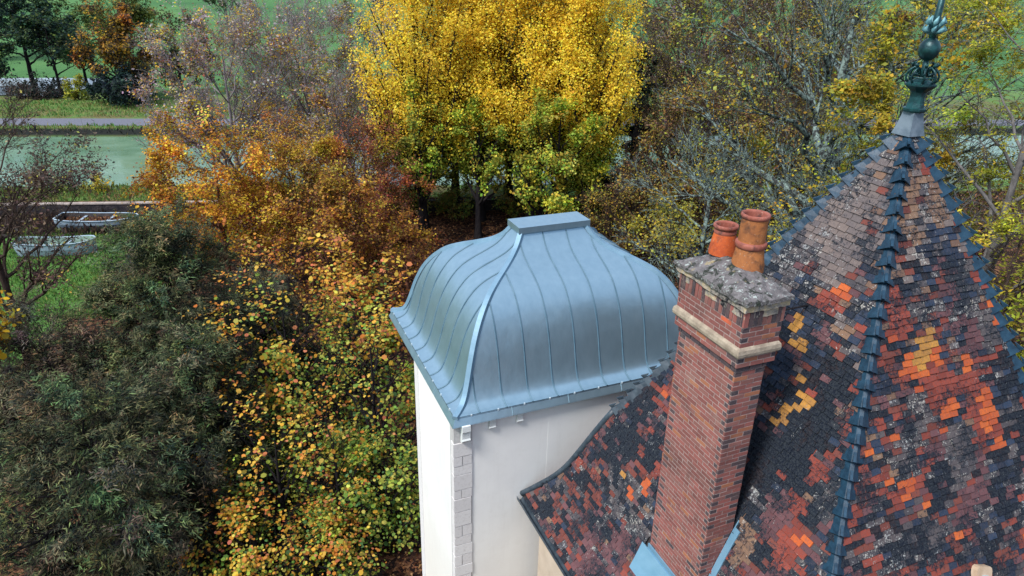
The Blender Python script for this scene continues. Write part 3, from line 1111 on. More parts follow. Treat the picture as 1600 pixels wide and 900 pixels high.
for i in range(8):
    xa, xb = xs[i], xs[i + 1]
    za, zb_ = rh(-xa), rh(-xb)
    mb.add([(xa, -.812, za - .02), (xb, -.812, zb_ - .02), (xb, -.812, zb_ + .13), (xa, -.812, za + .13),
            (xa, -.827, za - .02), (xb, -.827, zb_ - .02), (xb, -.827, zb_ + .13), (xa, -.827, za + .13)],
           [(4, 5, 6, 7), (3, 2, 1, 0), (7, 6, 2, 3)] + ([(0, 4, 7, 3)] if i == 0 else []) + ([(1, 2, 6, 5)] if i == 7 else []))
    A_ = [on_roof(xa, -.828, .05), on_roof(xb, -.828, .05), on_roof(xb, -.93, .06), on_roof(xa, -.93, .06)]
    B_ = [on_roof(xa, -.828, .03), on_roof(xb, -.828, .03), on_roof(xb, -.93, .035), on_roof(xa, -.93, .035)]
    mb.add(A_ + B_, [(0, 3, 2, 1), (4, 5, 6, 7), (2, 3, 7, 6)])
mb.build('side_flashing', M['zinc_flash'], roof)
# vent hatch low on the front slope
hs = 2.60
hz = rh(hs)
tl = Vector((0, -1, -2.3)).normalized()
m4 = Matrix.Translation((.16, -hs, hz)) @ Matrix(((1, 0, 0, 0), (0, -tl.y, tl.z * 0 + .917, 0), (0, 0, 0, 0), (0, 0, 0, 1))) if False else None
upv = -tl
nv = Vector((1, 0, 0)).cross(upv)
if nv.y > 0:
    nv = -nv
rt = Vector((.955, 0, 0)) + upv * -.30
rt.normalize()
up2 = nv.cross(rt) if nv.cross(rt).z > 0 else rt.cross(nv)
m4 = Matrix(((rt.x, up2.x, nv.x, .20), (rt.y, up2.y, nv.y, -hs), (rt.z, up2.z, nv.z, hz), (0, 0, 0, 1)))
mb = MB()
out = [(-.15, -.6), (.15, -.6), (.15, .06), (.135, .10), (.10, .12), (-.10, .12), (-.135, .10), (-.15, .06)]
vs = [tuple(m4 @ Vector((a, b, c))) for c in (.04, .13) for a, b in out]
n = len(out)
mb.add(vs, [tuple(range(n - 1, -1, -1)), tuple(range(n, 2 * n))] + [(i, (i + 1) % n, n + (i + 1) % n, n + i) for i in range(n)])
hat = mb.build('vent_hatch', simple('tan_hatch', (0.42, 0.30, 0.20), (0.55, 0.42, 0.31), 6, 0.7), roof)
mb = MB()
mb.box((-.045, -.34, .132), (.06, .0, .142), 0, m4)
mb.build('hatch_pane', simple('blue_glass', (0.25, 0.45, 0.62), (0.33, 0.55, 0.72), 3, 0.2, spec=0.6), hat)

# finial
fin_z = AZ
mb = MB()
q4 = PI / 4
mb.lathe([(.235, -.13), (.195, -.02), (.155, .12), (.140, .185)], (0, 0, fin_z), 4, q4)
fin = mb.build('finial', simple('zinc_skirt', (0.11, 0.15, 0.19), (0.20, 0.25, 0.30), 6, 0.5, 0.3), roof)
mb = MB()
mb.lathe([(.155, .18), (.168, .20), (.168, .225), (.135, .24), (.118, .30), (.108, .38), (.108, .43), (.13, .455), (.20, .50), (.228, .525), (.228, .545), (.18, .57), (.10, .60), (.0, .62)], (0, 0, fin_z), 8, PI / 8)
mb.build('finial_vase', M['patina'], fin)
mb = MB()
for k in range(8):
    a = k * PI / 4
    ca_, sa_ = math.cos(a), math.sin(a)
    pr = [(.17, .55), (.215, .60), (.222, .65), (.19, .71), (.135, .755), (.09, .74), (.08, .69), (.11, .66), (.14, .68)]
    mb.tube([(r_ * ca_, r_ * sa_, fin_z + z_) for r_, z_ in pr], .017, 6)
    mb.tube([(.15 * ca_, .15 * sa_, fin_z + .765), (.18 * ca_, .18 * sa_, fin_z + .80), (.15 * ca_, .15 * sa_, fin_z + .815)], [.02, .028, .012], 6)
mb.lathe([(.185, .62), (.20, .63), (.185, .64)], (0, 0, fin_z), 16)
mb.build('finial_crown', M['patina'], fin, True)
mb = MB()
mb.tube([(0, 0, fin_z + .5), (0, 0, fin_z + .72), (0, 0, fin_z + .90)], [.06, .045, .038], 10)
mb.tube([(0, 0, fin_z + 1.08), (0, 0, fin_z + 1.2), (0, 0, fin_z + 1.9)], [.045, .055, .035], 10)
mb.build('finial_stem', M['patina'], fin, True)
mb = MB()
mb.lathe([(0.02, .835)] + [(.147 * math.sin(k * PI / 14), .98 - .147 * math.cos(k * PI / 14)) for k in range(1, 14)] + [(.02, 1.127)], (0, 0, fin_z), 24)
mb.build('finial_ball', M['patina'], fin, True)
mb = MB()
for k in range(7):
    a = k * 2 * PI / 7
    for (r0, z0, r1, z1) in ((.04, 1.17, .15, 1.25), (.04, 1.24, .12, 1.36)):
        mb.tube([(r0 * math.cos(a), r0 * math.sin(a), fin_z + z0), (r1 * math.cos(a + .2), r1 * math.sin(a + .2), fin_z + (z0 + z1) / 2 + .02), (r1 * .9 * math.cos(a + .4), r1 * .9 * math.sin(a + .4), fin_z + z1 + .03)], [.02, .035, .006], 5)
mb.build('finial_leaves', simple('pale_patina', (0.02, 0.10, 0.13), (0.22, 0.45, 0.50), 14, 0.6), fin, True)

for o_ in [fin] + list(fin.children):
    o_.data.transform(Matrix.Translation((0, 0, AZ)) @ Matrix.Diagonal((.88, .88, 1, 1)) @ Matrix.Translation((0, 0, -AZ)))

# ------------------------------------------------------------------ stair tower
TX, TY = -1.056, 11.025
TSC = 1.115
tow = thing('stair_tower', 'white rendered tower with ogee dome of blue zinc sheets and flat ridge cap', 'building', (TX, TY, 0), RZ)
tow.scale = (TSC, TSC, TSC)
WV, WU, EZ = 5.55, 4.60, 12.646
mb = MB()
ply = [(.05, .10), (5.3, .10), (5.3, 4.4), (1.6, 4.4), (.05, 2.68)]
zt = EZ + .06
n = len(ply)
mb.add([(x, y_, 0) for x, y_ in ply] + [(x, y_, zt) for x, y_ in ply],
       [(i, (i + 1) % n, n + (i + 1) % n, n + i) for i in range(n)] + [tuple(range(n, 2 * n))])
twall = mb.build('wall', M['render'], tow)
mb = MB()
mb.box((1.87, .0975, 0), (5.28, .14, EZ + .02))
mb.build('wall_pilaster', M['render'], tow)
# quoins: long and short stones with recessed grey joints behind
mb = MB()
mb.box((.036, .089, 3), (.375, .30, EZ - .05))
qw = mb.build('quoin', M['joint'], tow)
z = EZ - .42
k = 0
rq = random.Random(5)
while z > 3.4:
    hgt = rq.choice([.20, .26, .30, .34])
    w = .335
    if k % 3 == 1:
        split_ = rq.uniform(.13, .2)
        segs = [(.020, split_ - .008), (split_ + .008, .365)]
    else:
        segs = [(.020, rq.uniform(.345, .375))]
    for si, (a_, b_) in enumerate(segs):
        x = MB()
        pr = rq.uniform(.0, .008)
        x.box((a_ if a_ > .03 else .028 - pr, .078 - pr, z - hgt + .012), (b_, .22, z - .004))
        x.build('quoin_stone', M['stone'], qw)
    z -= hgt
    k += 1
# back edge strip of stone
mb = MB()
mb.box((.038, 2.40, 1), (.10, 2.672, EZ - .02))
mb.build('edge_stone', M['stone'], tow)
# corbels under the eaves
mat_corb = simple('pale_corbel_stone', (0.60, 0.63, 0.63), (0.70, 0.73, 0.73), 9, 0.85, bump=0.3, bscale=30)
for (x, w, dp, hgt) in ((.23, .15, .12, .38), (.74, .12, .07, .25), (1.27, .12, .07, .24)):
    pr = [(0, 0), (-dp, 0), (-dp * 1.05, -hgt * .30), (-dp * .85, -hgt * .38), (-dp * .8, -hgt * .72), (-dp * .95, -hgt * .80), (-dp * .6, -hgt * .93), (0, -hgt)]
    mb = MB()
    n = len(pr)
    y0 = .095 if x > .4 else .075
    mb.add([(x - w / 2, y0 + a_, EZ - .01 + b_) for a_, b_ in pr] + [(x + w / 2, y0 + a_, EZ - .01 + b_) for a_, b_ in pr],
           [(i, (i + 1) % n, n + (i + 1) % n, n + i) for i in range(n)] + [tuple(range(n - 1, -1, -1)), tuple(range(n, 2 * n))])
    mb.build('corbel', mat_corb, tow)

# dome profile: plan inset against height above the eaves
cp = np.array([(.05, .145), (.15, .175), (.25, .235), (.33, .36), (.40, .56), (.47, .82), (.55, 1.09), (.67, 1.39), (.83, 1.65), (1.03, 1.86), (1.27, 2.00), (1.52, 2.11), (1.77, 2.24), (1.95, 2.40), (2.08, 2.60)])
def catmull(P, n=6):
    out = []
    Q = np.vstack([2 * P[0] - P[1], P, 2 * P[-1] - P[-2]])
    for i in range(1, len(Q) - 2):
        p0, p1, p2, p3 = Q[i - 1:i + 3]
        for k in range(n):
            t_ = k / n
            out.append(.5 * ((2 * p1) + (-p0 + p2) * t_ + (2 * p0 - 5 * p1 + 4 * p2 - p3) * t_ ** 2 + (-p0 + 3 * p1 - 3 * p2 + p3) * t_ ** 3))
    out.append(P[-1])
    return np.array(out)
DP = catmull(cp, 5)
def dh(s_):
    return float(np.interp(s_, DP[:, 0], DP[:, 1]))
# each face: along length, function (a, s) -> local point
FACES = {'front': (WV, lambda a, s_: (a, s_)), 'left': (WU, lambda a, s_: (s_, a)), 'back': (WV, lambda a, s_: (a, WU - s_)), 'right': (WU, lambda a, s_: (WV - s_, a))}
mb = MB()
for fn, (ln, fp) in FACES.items():
    vs = []
    for s_, h_ in DP:
        for a in (s_, ln - s_):
            x, y_ = fp(a, s_)
            vs.append((x, y_, EZ + h_ - .03))
    mb.add(vs, [(2 * i, 2 * i + 1, 2 * i + 3, 2 * i + 2) for i in range(len(DP) - 1)])
mb.add([(.05, .05, EZ + .02), (WV - .05, .05, EZ + .02), (WV - .05, WU - .05, EZ + .02), (.05, WU - .05, EZ + .02)], [(0, 3, 2, 1)])
dome = mb.build('dome_roof', M['lead'], tow, True)
# normals of the profile for lifting seams
for fn, (ln, fp) in FACES.items():
    npan = int(round(ln / .5))
    edges = [ln * i / npan for i in range(npan + 1)]
    for i in range(npan):
        xa, xb = edges[i] + .004, edges[i + 1] - .004
        srows = sorted(set([round(float(q), 4) for q in DP[:, 0]] + [round(q, 4) for q in (xa, xb, ln - xa, ln - xb) if .05 < q < 2.08]))
        mb = MB()
        prev = None
        for s_ in srows:
            lo, hi = max(xa, s_), min(xb, ln - s_)
            if hi < lo - 1e-6:
                break
            h_ = dh(s_)
            row = []
            for k in range(5):
                a = lo + (hi - lo) * k / 4
                x, y_ = fp(a, s_)
                row.append((x, y_, EZ + h_))
            b0 = len(mb.v)
            mb.v.extend(row)
            if prev is not None:
                for k in range(4):
                    mb.f.append((prev + k, prev + k + 1, b0 + k + 1, b0 + k))
                    mb.mi.append(0)
            prev = b0
        if mb.f:
            mb.build('zinc_sheet', M['zinc'], dome, True)
    for i in range(1, npan):
        a = edges[i]
        smax = min(a, ln - a, 2.06) - .02
        srow = [q for q in np.linspace(.045, smax, 34)]
        pts = []
        for s_ in srow:
            x, y_ = fp(a, s_)
            pts.append((x, y_, EZ + dh(s_) + .006))
        if len(pts) > 2:
            mb = MB()
            mb.tube(pts, .0155, 4)
            mb.build('standing_seam', M['seam'], dome, False)
# hip rolls
for (cx, cy, dx, dy) in ((0, 0, 1, 1), (WV, 0, -1, 1), (0, WU, 1, -1), (WV, WU, -1, -1)):
    mb = MB()
    vs, fs = [], []
    sd = np.array([dx, -dy, 0.]) / math.sqrt(2)
    for j, (s_, h_) in enumerate(DP):
        c = np.array([cx + dx * s_, cy + dy * s_, EZ + h_])
        j0, j1 = max(j - 1, 0), min(j + 1, len(DP) - 1)
        tg = np.array([dx * (DP[j1, 0] - DP[j0, 0]), dy * (DP[j1, 0] - DP[j0, 0]), DP[j1, 1] - DP[j0, 1]])
        tg /= np.linalg.norm(tg)
        nn = np.cross(tg, sd)
        if nn[2] < 0 or (abs(nn[2]) < 1e-6):
            nn = -nn
        for (a_, b_) in ((-.062, -.035), (-.045, .038), (.045, .038), (.062, -.035)):
            vs.append(c + sd * a_ + nn * b_)
    for j in range(len(DP) - 1):
        for q in range(3):
            fs.append((4 * j + q, 4 * j + q + 1, 4 * j + 5 + q, 4 * j + 4 + q))
    fs += [(0, 1, 2, 3), tuple(4 * (len(DP) - 1) + q for q in (3, 2, 1, 0))]
    mb.add(vs, fs)
    mb.build('hip_roll', M['hiproll'], dome)
# ridge cap
mb = MB()
c0, c1 = 2.02, WV - 2.02
d0, d1 = 2.02, WU - 2.02
zt = EZ + 2.58
mb.add([(c0 - .01, d0 - .01, zt), (c1 + .01, d0 - .01, zt), (c1 + .01, d1 + .01, zt), (c0 - .01, d1 + .01, zt),
        (c0 - .01, d0 - .01, zt + .12), (c1 + .01, d0 - .01, zt + .12), (c1 + .01, d1 + .01, zt + .12), (c0 - .01, d1 + .01, zt + .12)],
       [(0, 3, 2, 1), (4, 5, 6, 7), (0, 1, 5, 4), (1, 2, 6, 5), (2, 3, 7, 6), (3, 0, 4, 7)])
mb.build('ridge_cap', M['zinc'], dome)
# eaves fascia: tilted zinc ledge all round in joined lengths, with clips
for fn, (ln, fp) in FACES.items():
    prof = [(-.012, -.02), (-.004, .0), (.062, .128), (.078, .132), (.078, .09), (.03, -.02)]
    nseg = int(round(ln / 1.1))
    for i in range(nseg):
        a0, a1 = ln * i / nseg, ln * (i + 1) / nseg
        mb = MB()
        vs = []
        for e_, (aa, sgn) in enumerate(((a0, 1), (a1, -1))):
            for (s_, h_) in prof:
                a = aa
                if i == 0 and e_ == 0:
                    a = s_
                elif i == nseg - 1 and e_ == 1:
                    a = ln - s_
                else:
                    a = aa + sgn * .003
                x, y_ = fp(a, s_)
                vs.append((x, y_, EZ + h_))
        n = len(prof)
        mb.add(vs, [(q, (q + 1) % n, n + (q + 1) % n, n + q) for q in range(n)] + [tuple(range(n)), tuple(range(2 * n - 1, n - 1, -1))])
        mb.build('eaves_fascia', M['zinc'], dome)
        if i:
            mb = MB()
            pts = [fp(a0, s_) + (EZ + h_,) for s_, h_ in ((-.006, -.01), (.0, .004), (.064, .132))]
            mb.tube(pts, .009, 5)
            mb.build('fascia_joint', M['zinc'], dome)
    for i in range(int(ln / .5)):
        a = .35 + i * .5
        x, y_ = fp(a, .052)
        mb = MB()
        mb.box((x - .012, y_ - .012, EZ + .118), (x + .012, y_ + .012, EZ + .150))
        mb.build('eaves_clip', M['pale_clip'], dome)

# ------------------------------------------------------------------ trees
def mixcol(pal, w, n, r, jit=.16):
    pal = np.array(pal, float)
    w = np.array(w, float) / sum(w)
    k = r.choice(len(pal), n, p=w)
    c = pal[k] * np.exp(r.normal(0, jit, (n, 1)))
    return np.clip(c * np.exp(r.normal(0, .05, (n, 3))), 0, .95)


def bez(S, Mi, E, k):
    t_ = np.linspace(0, 1, k)[None, :, None]
    return (1 - t_) ** 2 * S[:, None] + 2 * t_ * (1 - t_) * Mi[:, None] + t_ ** 2 * E[:, None]


def children(P, Rd, per, t0, t1, length, ang, upb, k, r, thin=.55, sag=0.0, minr=.006):
    n, kk, _ = P.shape
    n2 = n * per
    pi = np.repeat(np.arange(n), per)
    t_ = r.uniform(t0, t1, n2)
    f = t_ * (kk - 1)
    i0 = np.clip(f.astype(int), 0, kk - 2)
    fr = (f - i0)[:, None]
    S = P[pi, i0] * (1 - fr) + P[pi, i0 + 1] * fr
    T = unit(P[pi, i0 + 1] - P[pi, i0])
    R0 = Rd[pi, i0] * (1 - fr[:, 0]) + Rd[pi, i0 + 1] * fr[:, 0]
    pr = r.normal(size=(n2, 3))
    pr = unit(pr - T * (pr * T).sum(1, keepdims=True))
    an = r.normal(ang, .22, n2)[:, None]
    D = unit(T * np.cos(an) + pr * np.sin(an) + np.array([0, 0, upb]))
    L = (length * r.uniform(.55, 1.25, n2) * (1.15 - .45 * t_))[:, None]
    E = S + D * L + np.array([0, 0, -sag]) * L
    Mi = S + D * L * .5 + r.normal(0, .10, (n2, 3)) * L + np.array([0, 0, .10]) * L * (1 if sag >= 0 else -1)
    Q = bez(S, Mi, E, k)
    r0 = np.maximum(R0 * thin, minr)
    RR = r0[:, None] * np.linspace(1, .35, k)[None, :]
    return Q, RR, pi, D


def tree(name, label, cat, x, y, top, rad, base, pal, w, nleaf, lsize, seed, bark_m='bark_brown', group=None, n1=16, n2=7, n3=6, n4=0, k1=8,
         upright=.55, ang=.75, upb=.18, sag=0., trunk_r=.2, shape='rhomb', aspect=.8, zcol=None, spread=.25, limbcol=.25, gap=.8, twig=.008,
         along=False, mat='leaf', lean=(0, 0), low=-.55, upn=.7, tmin=.15, kinds=None, prune=None, pw=2.0, taper=0.0, tipcol=None, topcap=.93):
    r = np.random.default_rng(seed)
    z0 = gz(x, y) - .05
    T = thing(name, label, cat, (x, y, z0), 0, group)
    H = top - z0
    bs = base - z0
    cz, rz = (H + bs) / 2, (H - bs) / 2
    # trunk
    k = 12
    tt = np.linspace(0, 1, k)
    th = bs + (H - bs) * .82
    tr = np.stack([lean[0] * tt ** 1.5 + r.normal(0, .05, k).cumsum() * .5 * (rad / 5), lean[1] * tt ** 1.5 + r.normal(0, .05, k).cumsum() * .5 * (rad / 5), th * tt], 1)
    tr[0, :2] = 0
    trr = trunk_r * (1 - .86 * tt ** .9) * np.where(tt < .05, 1.35, 1)
    V, F = tubes(tr[None], trr[None], 10)
    link('trunk', fast_mesh('trunk', V, F, M[bark_m], smooth=True), T)
    # limbs to points on an uneven ellipsoid
    i = np.arange(n1)
    uz = low + (1 - low) * (i + r.uniform(.1, .9, n1)) / n1
    uz = np.clip(uz, -.97, .98)
    ph = i * 2.399963 + r.normal(0, .35, n1)
    rr_ = np.sqrt(1 - uz ** 2)
    dirs = np.stack([rr_ * np.cos(ph), rr_ * np.sin(ph), uz], 1)
    dirs = dirs / (np.abs(dirs) ** pw).sum(1, keepdims=True) ** (1 / pw)
    hf = (dirs[:, 2] + 1) / 2
    dirs[:, :2] *= (1 - taper * hf)[:, None]
    lump = 1 + .16 * np.sin(3 * ph + seed) + r.normal(0, .10, n1)
    E = np.array([lean[0] * .8, lean[1] * .8, cz]) + dirs * np.array([rad, rad, rz]) * (topcap * np.clip(lump, .62, 1.12))[:, None]
    E[:, 2] = np.minimum(E[:, 2], H)
    hor = np.linalg.norm(E[:, :2], axis=1)
    hs_ = np.clip(E[:, 2] - hor * upright - .12 * H * r.uniform(.3, 1.2, n1), bs * .75, th * .97)
    hs_ = np.minimum(hs_, np.maximum(E[:, 2] - .02, bs * .7))
    S = np.stack([np.interp(hs_, tr[:, 2], tr[:, 0]), np.interp(hs_, tr[:, 2], tr[:, 1]), hs_], 1)
    Mi = S * .5 + E * .5
    if upright > .8:
        Mi[:, :2] = S[:, :2] * .32 + E[:, :2] * .68
    Mi[:, 2] += (.06 if sag >= 0 else -.1) * hor
    Mi += r.normal(0, .06, (n1, 3)) * rad
    P1 = bez(S, Mi, E, k1)
    P1[:, 1:-1] += r.normal(0, .018 * rad, (n1, k1 - 2, 3))
    R1 = (np.interp(hs_, tr[:, 2], trr) * .62)[:, None] * np.linspace(1, .16, k1)[None, :]
    P2, R2, i2, D2 = children(P1, R1, n2, .22, .98, .42 * rad, ang, upb, 6, r, .55, sag)
    P3, R3, i3, D3 = children(P2, R2, n3, .2, 1.0, .21 * rad, ang, upb, 5, r, .6, sag, twig)
    parts = [(P1, R1, 6), (P2, R2, 4), (P3, R3, 3)]
    if n4:
        P4, R4, i4, D4 = children(P3, R3, n4, .25, 1.0, .13 * rad, ang, upb, 3, r, .6, sag, twig * .8)
        parts.append((P4, R4, 3))
    Vs, Fs, off = [], [], 0
    for P_, R_, sd_ in parts:
        V, F = tubes(P_, R_, sd_)
        Vs.append(V)
        Fs.append(F + off)
        off += len(V)
    link('branches', fast_mesh('branches', np.concatenate(Vs), np.concatenate(Fs), M[bark_m], smooth=True), T)
    if nleaf:
        wgt = np.exp(r.normal(0, gap, len(P1)))[i2] * np.exp(r.normal(0, gap * .8, len(P2)))
        w3 = wgt[i3] * np.exp(r.normal(0, gap * .6, len(P3)))
        tipz = P3[:, -1, 2]
        if prune is not None:
            w3 = w3 * prune((tipz - bs) / (H - bs), P3[:, -1])
        w3 /= w3.sum()
        j = r.choice(len(P3), nleaf, p=w3)
        t_ = r.uniform(tmin, 1.05, nleaf)
        f = np.clip(t_, 0, .999) * 4
        i0 = f.astype(int)
        fr = (f - i0)[:, None]
        C = P3[j, i0] * (1 - fr) + P3[j, i0 + 1] * fr + r.normal(0, spread, (nleaf, 3)) * np.array([1, 1, .8])
        ctr = np.array([lean[0] * .8, lean[1] * .8, cz])
        outw = unit(C - ctr)
        N = r.normal(0, .55, (nleaf, 3)) + np.array([0, 0, upn]) + outw * .45
        hgt = (C[:, 2] - bs) / max(H - bs, .1)
        if zcol is not None:
            col = zcol(hgt, C, nleaf, r)
        else:
            col = mixcol(pal, w, nleaf, r)
        if tipcol is not None:
            tm = (np.clip((t_ - .62) / .4, 0, 1) * r.uniform(.2, 1, nleaf))[:, None]
            col = col * (1 - tm) + mixcol(tipcol, [1] * len(tipcol), nleaf, r) * tm
        lc = np.exp(r.normal(0, limbcol, (len(P2), 1)) + r.normal(0, limbcol * .35, (len(P2), 3)))
        col = np.clip(col * lc[i3[j]], 0.003, .92)
        al = None
        if along:
            al = P3[j, -1] - P3[j, 0] + r.normal(0, .45, (nleaf, 3)) * (.21 * rad)
            C = C + unit(al) * (lsize * .3)
        L = lsize * np.exp(r.normal(0,   .22 if shape == 'rhomb' else .26, nleaf))
        V, F, CC = leaves(C, N, L, L * aspect, col, al, shape, r)
        link('foliage', fast_mesh('foliage', V, F, M[mat], CC), T)
    return T

YEL = [(.90, .65, .05), (.84, .57, .05), (.92, .71, .11), (.76, .43, .04), (.76, .62, .07)]
LIME = [(.42, .46, .06), (.30, .38, .05), (.54, .50, .07)]
def lime_col(h, C, n, r):
    yel = mixcol(YEL, [4, 3, 2, 1.4, 1.6], n, r)
    grn = mixcol(LIME + [(.10, .16, .03)], [3, 3, 2, 1.2], n, r)
    pick = r.uniform(0, 1, n) < np.clip((h - .10) / .20, .06, .985)
    return np.where(pick[:, None], yel, grn)

limes = [(-8.4, 62.4, 22.4, 4.6, 5.0, 'leftmost yellow lime tree beyond the dome, its dark trunk standing clear'),
         (-3.2, 65.0, 23.2, 4.4, 5.2, 'tall golden yellow lime tree, second from the left behind the dome'),
         (1.6, 63.0, 23.4, 4.4, 5.5, 'golden yellow lime tree straight above the dome ridge cap'),
         (6.0, 61.0, 22.2, 3.9, 6.0, 'rightmost tall yellow lime tree, next to the dark ivy trunk'),
         (-6.0, 68.5, 24.0, 4.4, 6.0, 'yellow lime tree at the back of the group, between the two on the left'),
         (-.6, 69.5, 24.6, 4.6, 6.0, 'yellow lime tree at the back of the group, behind the middle'),
         (4.6, 67.5, 23.8, 4.4, 6.0, 'yellow lime tree at the back of the group, behind the right end')]
for q, (x, y, tp, rd, bs_, lb) in enumerate(limes):
    tree('lime_tree', lb, 'tree', x, y, tp, rd, bs_, None, None, 58000 if q < 4 else 30000, .17, 40 + q, 'bark_dark', 'yellow lime trees beyond the dome', n1=60, n2=6, n3=5,
         upright=1.6, ang=.45, upb=.6, trunk_r=.42, zcol=lime_col, spread=.55, limbcol=.07, gap=.10, low=-.75, upn=.6, pw=3.2)
GRN = [(.38, .43, .06), (.25, .35, .05), (.52, .48, .06), (.14, .23, .04), (.58, .44, .06)]
tree('young_lime_tree', 'green-yellow leafy lime regrowth around a slim trunk, left of the dome top', 'tree', -8.1, 58.6, 13.2, 2.7, 4.2, GRN, [3, 3, 2, 2, 1], 9000, .21, 51, 'bark_dark',
     'green lower limes beyond the dome', n1=18, n2=7, n3=5, upright=1.4, ang=.5, upb=.5, trunk_r=.36, spread=.22, limbcol=.3, gap=.8)
tree('young_lime_tree', 'bushy yellow-green lime tree directly above the dome ridge cap, lower than the yellow limes', 'tree', 3.6, 57.5, 13.2, 4.2, 2.6, GRN, [3, 3, 3, 2, 1.2], 17000, .22, 52, 'bark_dark',
     'green lower limes beyond the dome', n1=24, n2=8, n3=6, upright=1.1, ang=.6, upb=.4, trunk_r=.34, spread=.26, limbcol=.3, gap=.65, low=-.9)
tree('young_lime_tree', 'small green-leaved lime tree between the two dark trunks beyond the dome', 'tree', -3.2, 60.0, 11.8, 2.6, 4.0, GRN, [3, 3, 1, 2, 1], 6500, .21, 53, 'bark_dark',
     'green lower limes beyond the dome', n1=16, n2=7, n3=5, upright=1.3, ang=.5, upb=.5, trunk_r=.34, spread=.22, limbcol=.3, gap=.8)

# dark conifers in the lower left
YEW = [(.034, .056, .030), (.060, .078, .036), (.018, .034, .025), (.10, .108, .050), (.12, .096, .050)]
def yew(lb, x, y, tp, rd, bs_, n, seed, pal=YEW, w=(3, 3, 3, 2, .8), taper=.25):
    tree('yew_tree', lb, 'tree', x, y, tp, rd, bs_, pal, list(w), int(n * 1.75), .185, seed, 'bark_dark', 'dark evergreens in the lower left', n1=52, n2=9, n3=7, k1=8, upright=.25, ang=.7, upb=.12,
         sag=.10, trunk_r=.3, shape='rhomb', aspect=.17, spread=.10, limbcol=.38, taper=taper, tipcol=[(.20, .210, .095), (.17, .180, .085), (.20, .160, .080), (.13, .170, .080)], gap=.45, along=True, mat='needle', low=-.85, upn=.8, tmin=.3)
yew('largest dark evergreen tree with feathery sprays, its tip beside the grey boat', -15.5, 28.5, 11.7, 5.0, .6, 60000, 61, taper=.75)
yew('dark blue-green evergreen filling the bottom left corner', -14.9, 20.6, 7.6, 5.0, .2, 60000, 62, [(.025, .040, .024), (.05, .058, .030), (.015, .024, .020), (.09, .088, .042)], (3, 3, 3, 1.6))
yew('brownish evergreen at the left edge below the bare branches', -20.6, 26.6, 8.3, 3.6, .4, 30000, 63, [(.075, .062, .045), (.10, .075, .055), (.05, .05, .04), (.14, .11, .075)], (3, 2, 3, 1.5))
yew('slim dark evergreen between the large evergreen and the round-leaved trees', -12.6, 23.9, 8.6, 2.6, .3, 24000, 64)
yew('low dark evergreen in front of the orange maples', -13.4, 33.5, 7.2, 3.2, .3, 24000, 65, [(.045, .058, .04), (.09, .085, .05), (.03, .04, .035), (.13, .11, .06)], (3, 3, 3, 2))

# round-leaved trees left of the tower, orange on top, green below
def hazel_col(bias):
    def f(h, C, n, r):
        og = mixcol([(.62, .24, .05), (.64, .35, .045), (.66, .46, .08), (.54, .19, .09)], [2, 2.6, 2.6, 1.2], n, r)
        gr = mixcol([(.34, .40, .06), (.18, .30, .06), (.50, .48, .10), (.09, .18, .06)], [3, 3, 2.4, 1.6], n, r)
        lob = np.sin(C[:, 0] * 1.3 + 2) * np.sin(C[:, 2] * 1.1 + 1) * .22
        pick = r.uniform(0, 1, n) < np.clip(h * .95 + bias - .22 + lob, .05, .95)
        return np.where(pick[:, None], og, gr)
    return f
def hazel(lb, x, y, tp, rd, bs_, n, seed, bias, size=.138, gap=1.2):
    tree('hazel_tree', lb, 'tree', x, y, tp, rd, bs_, None, None, int(n * 1.12), size, seed, 'bark_dark', 'round-leaved trees left of the tower', n1=34, n2=7, n3=5, upright=.9, ang=.55, upb=.35,
         trunk_r=.15, shape='round', aspect=.92, zcol=hazel_col(bias), spread=.26, limbcol=.14, gap=gap, low=-.9, upn=1.0, pw=2.8)
hazel('tall round-leaved tree with orange and yellow leaves left of the tower', -10.2, 27.8, 10.4, 3.4, .8, 3900, 71, .12)
hazel('round-leaved tree with yellow and orange leaves touching the tower wall', -5.9, 25.8, 9.8, 2.7, .8, 3000, 72, -.02)
hazel('bright green leafy shrub at the foot of the tower', -4.9, 22.6, 4.9, 1.9, .2, 4200, 73, -.75, .125, .9)
hazel('yellow-green round-leaved shrub at the bottom edge beside the evergreens', -9.2, 22.4, 6.2, 2.6, .2, 4200, 74, .02, .122, 1.2)
hazel('sparse orange-leaved shrub next to the slim evergreen', -11.6, 25.4, 8.8, 2.0, .6, 1100, 75, .3)
hazel('dense shrub of green and yellow leaves between the shrubs at the tower foot', -6.9, 22.4, 6.2, 2.2, .2, 3900, 76, -.05, .122, 1.2)
hazel('dark-hearted orange tree below the rust-coloured maple', -8.8, 33.5, 8.6, 3.4, .8, 2600, 77, .35, .19)
hazel('low green and orange shrub cut by the bottom edge left of the tower', -6.6, 19.6, 2.9, 1.9, .1, 2600, 78, -.05, .118, 1.1)
hazel('low orange-yellow shrub cut by the bottom edge beside the evergreen', -9.4, 19.8, 3.4, 2.2, .1, 2800, 79, .1, .118, 1.1)

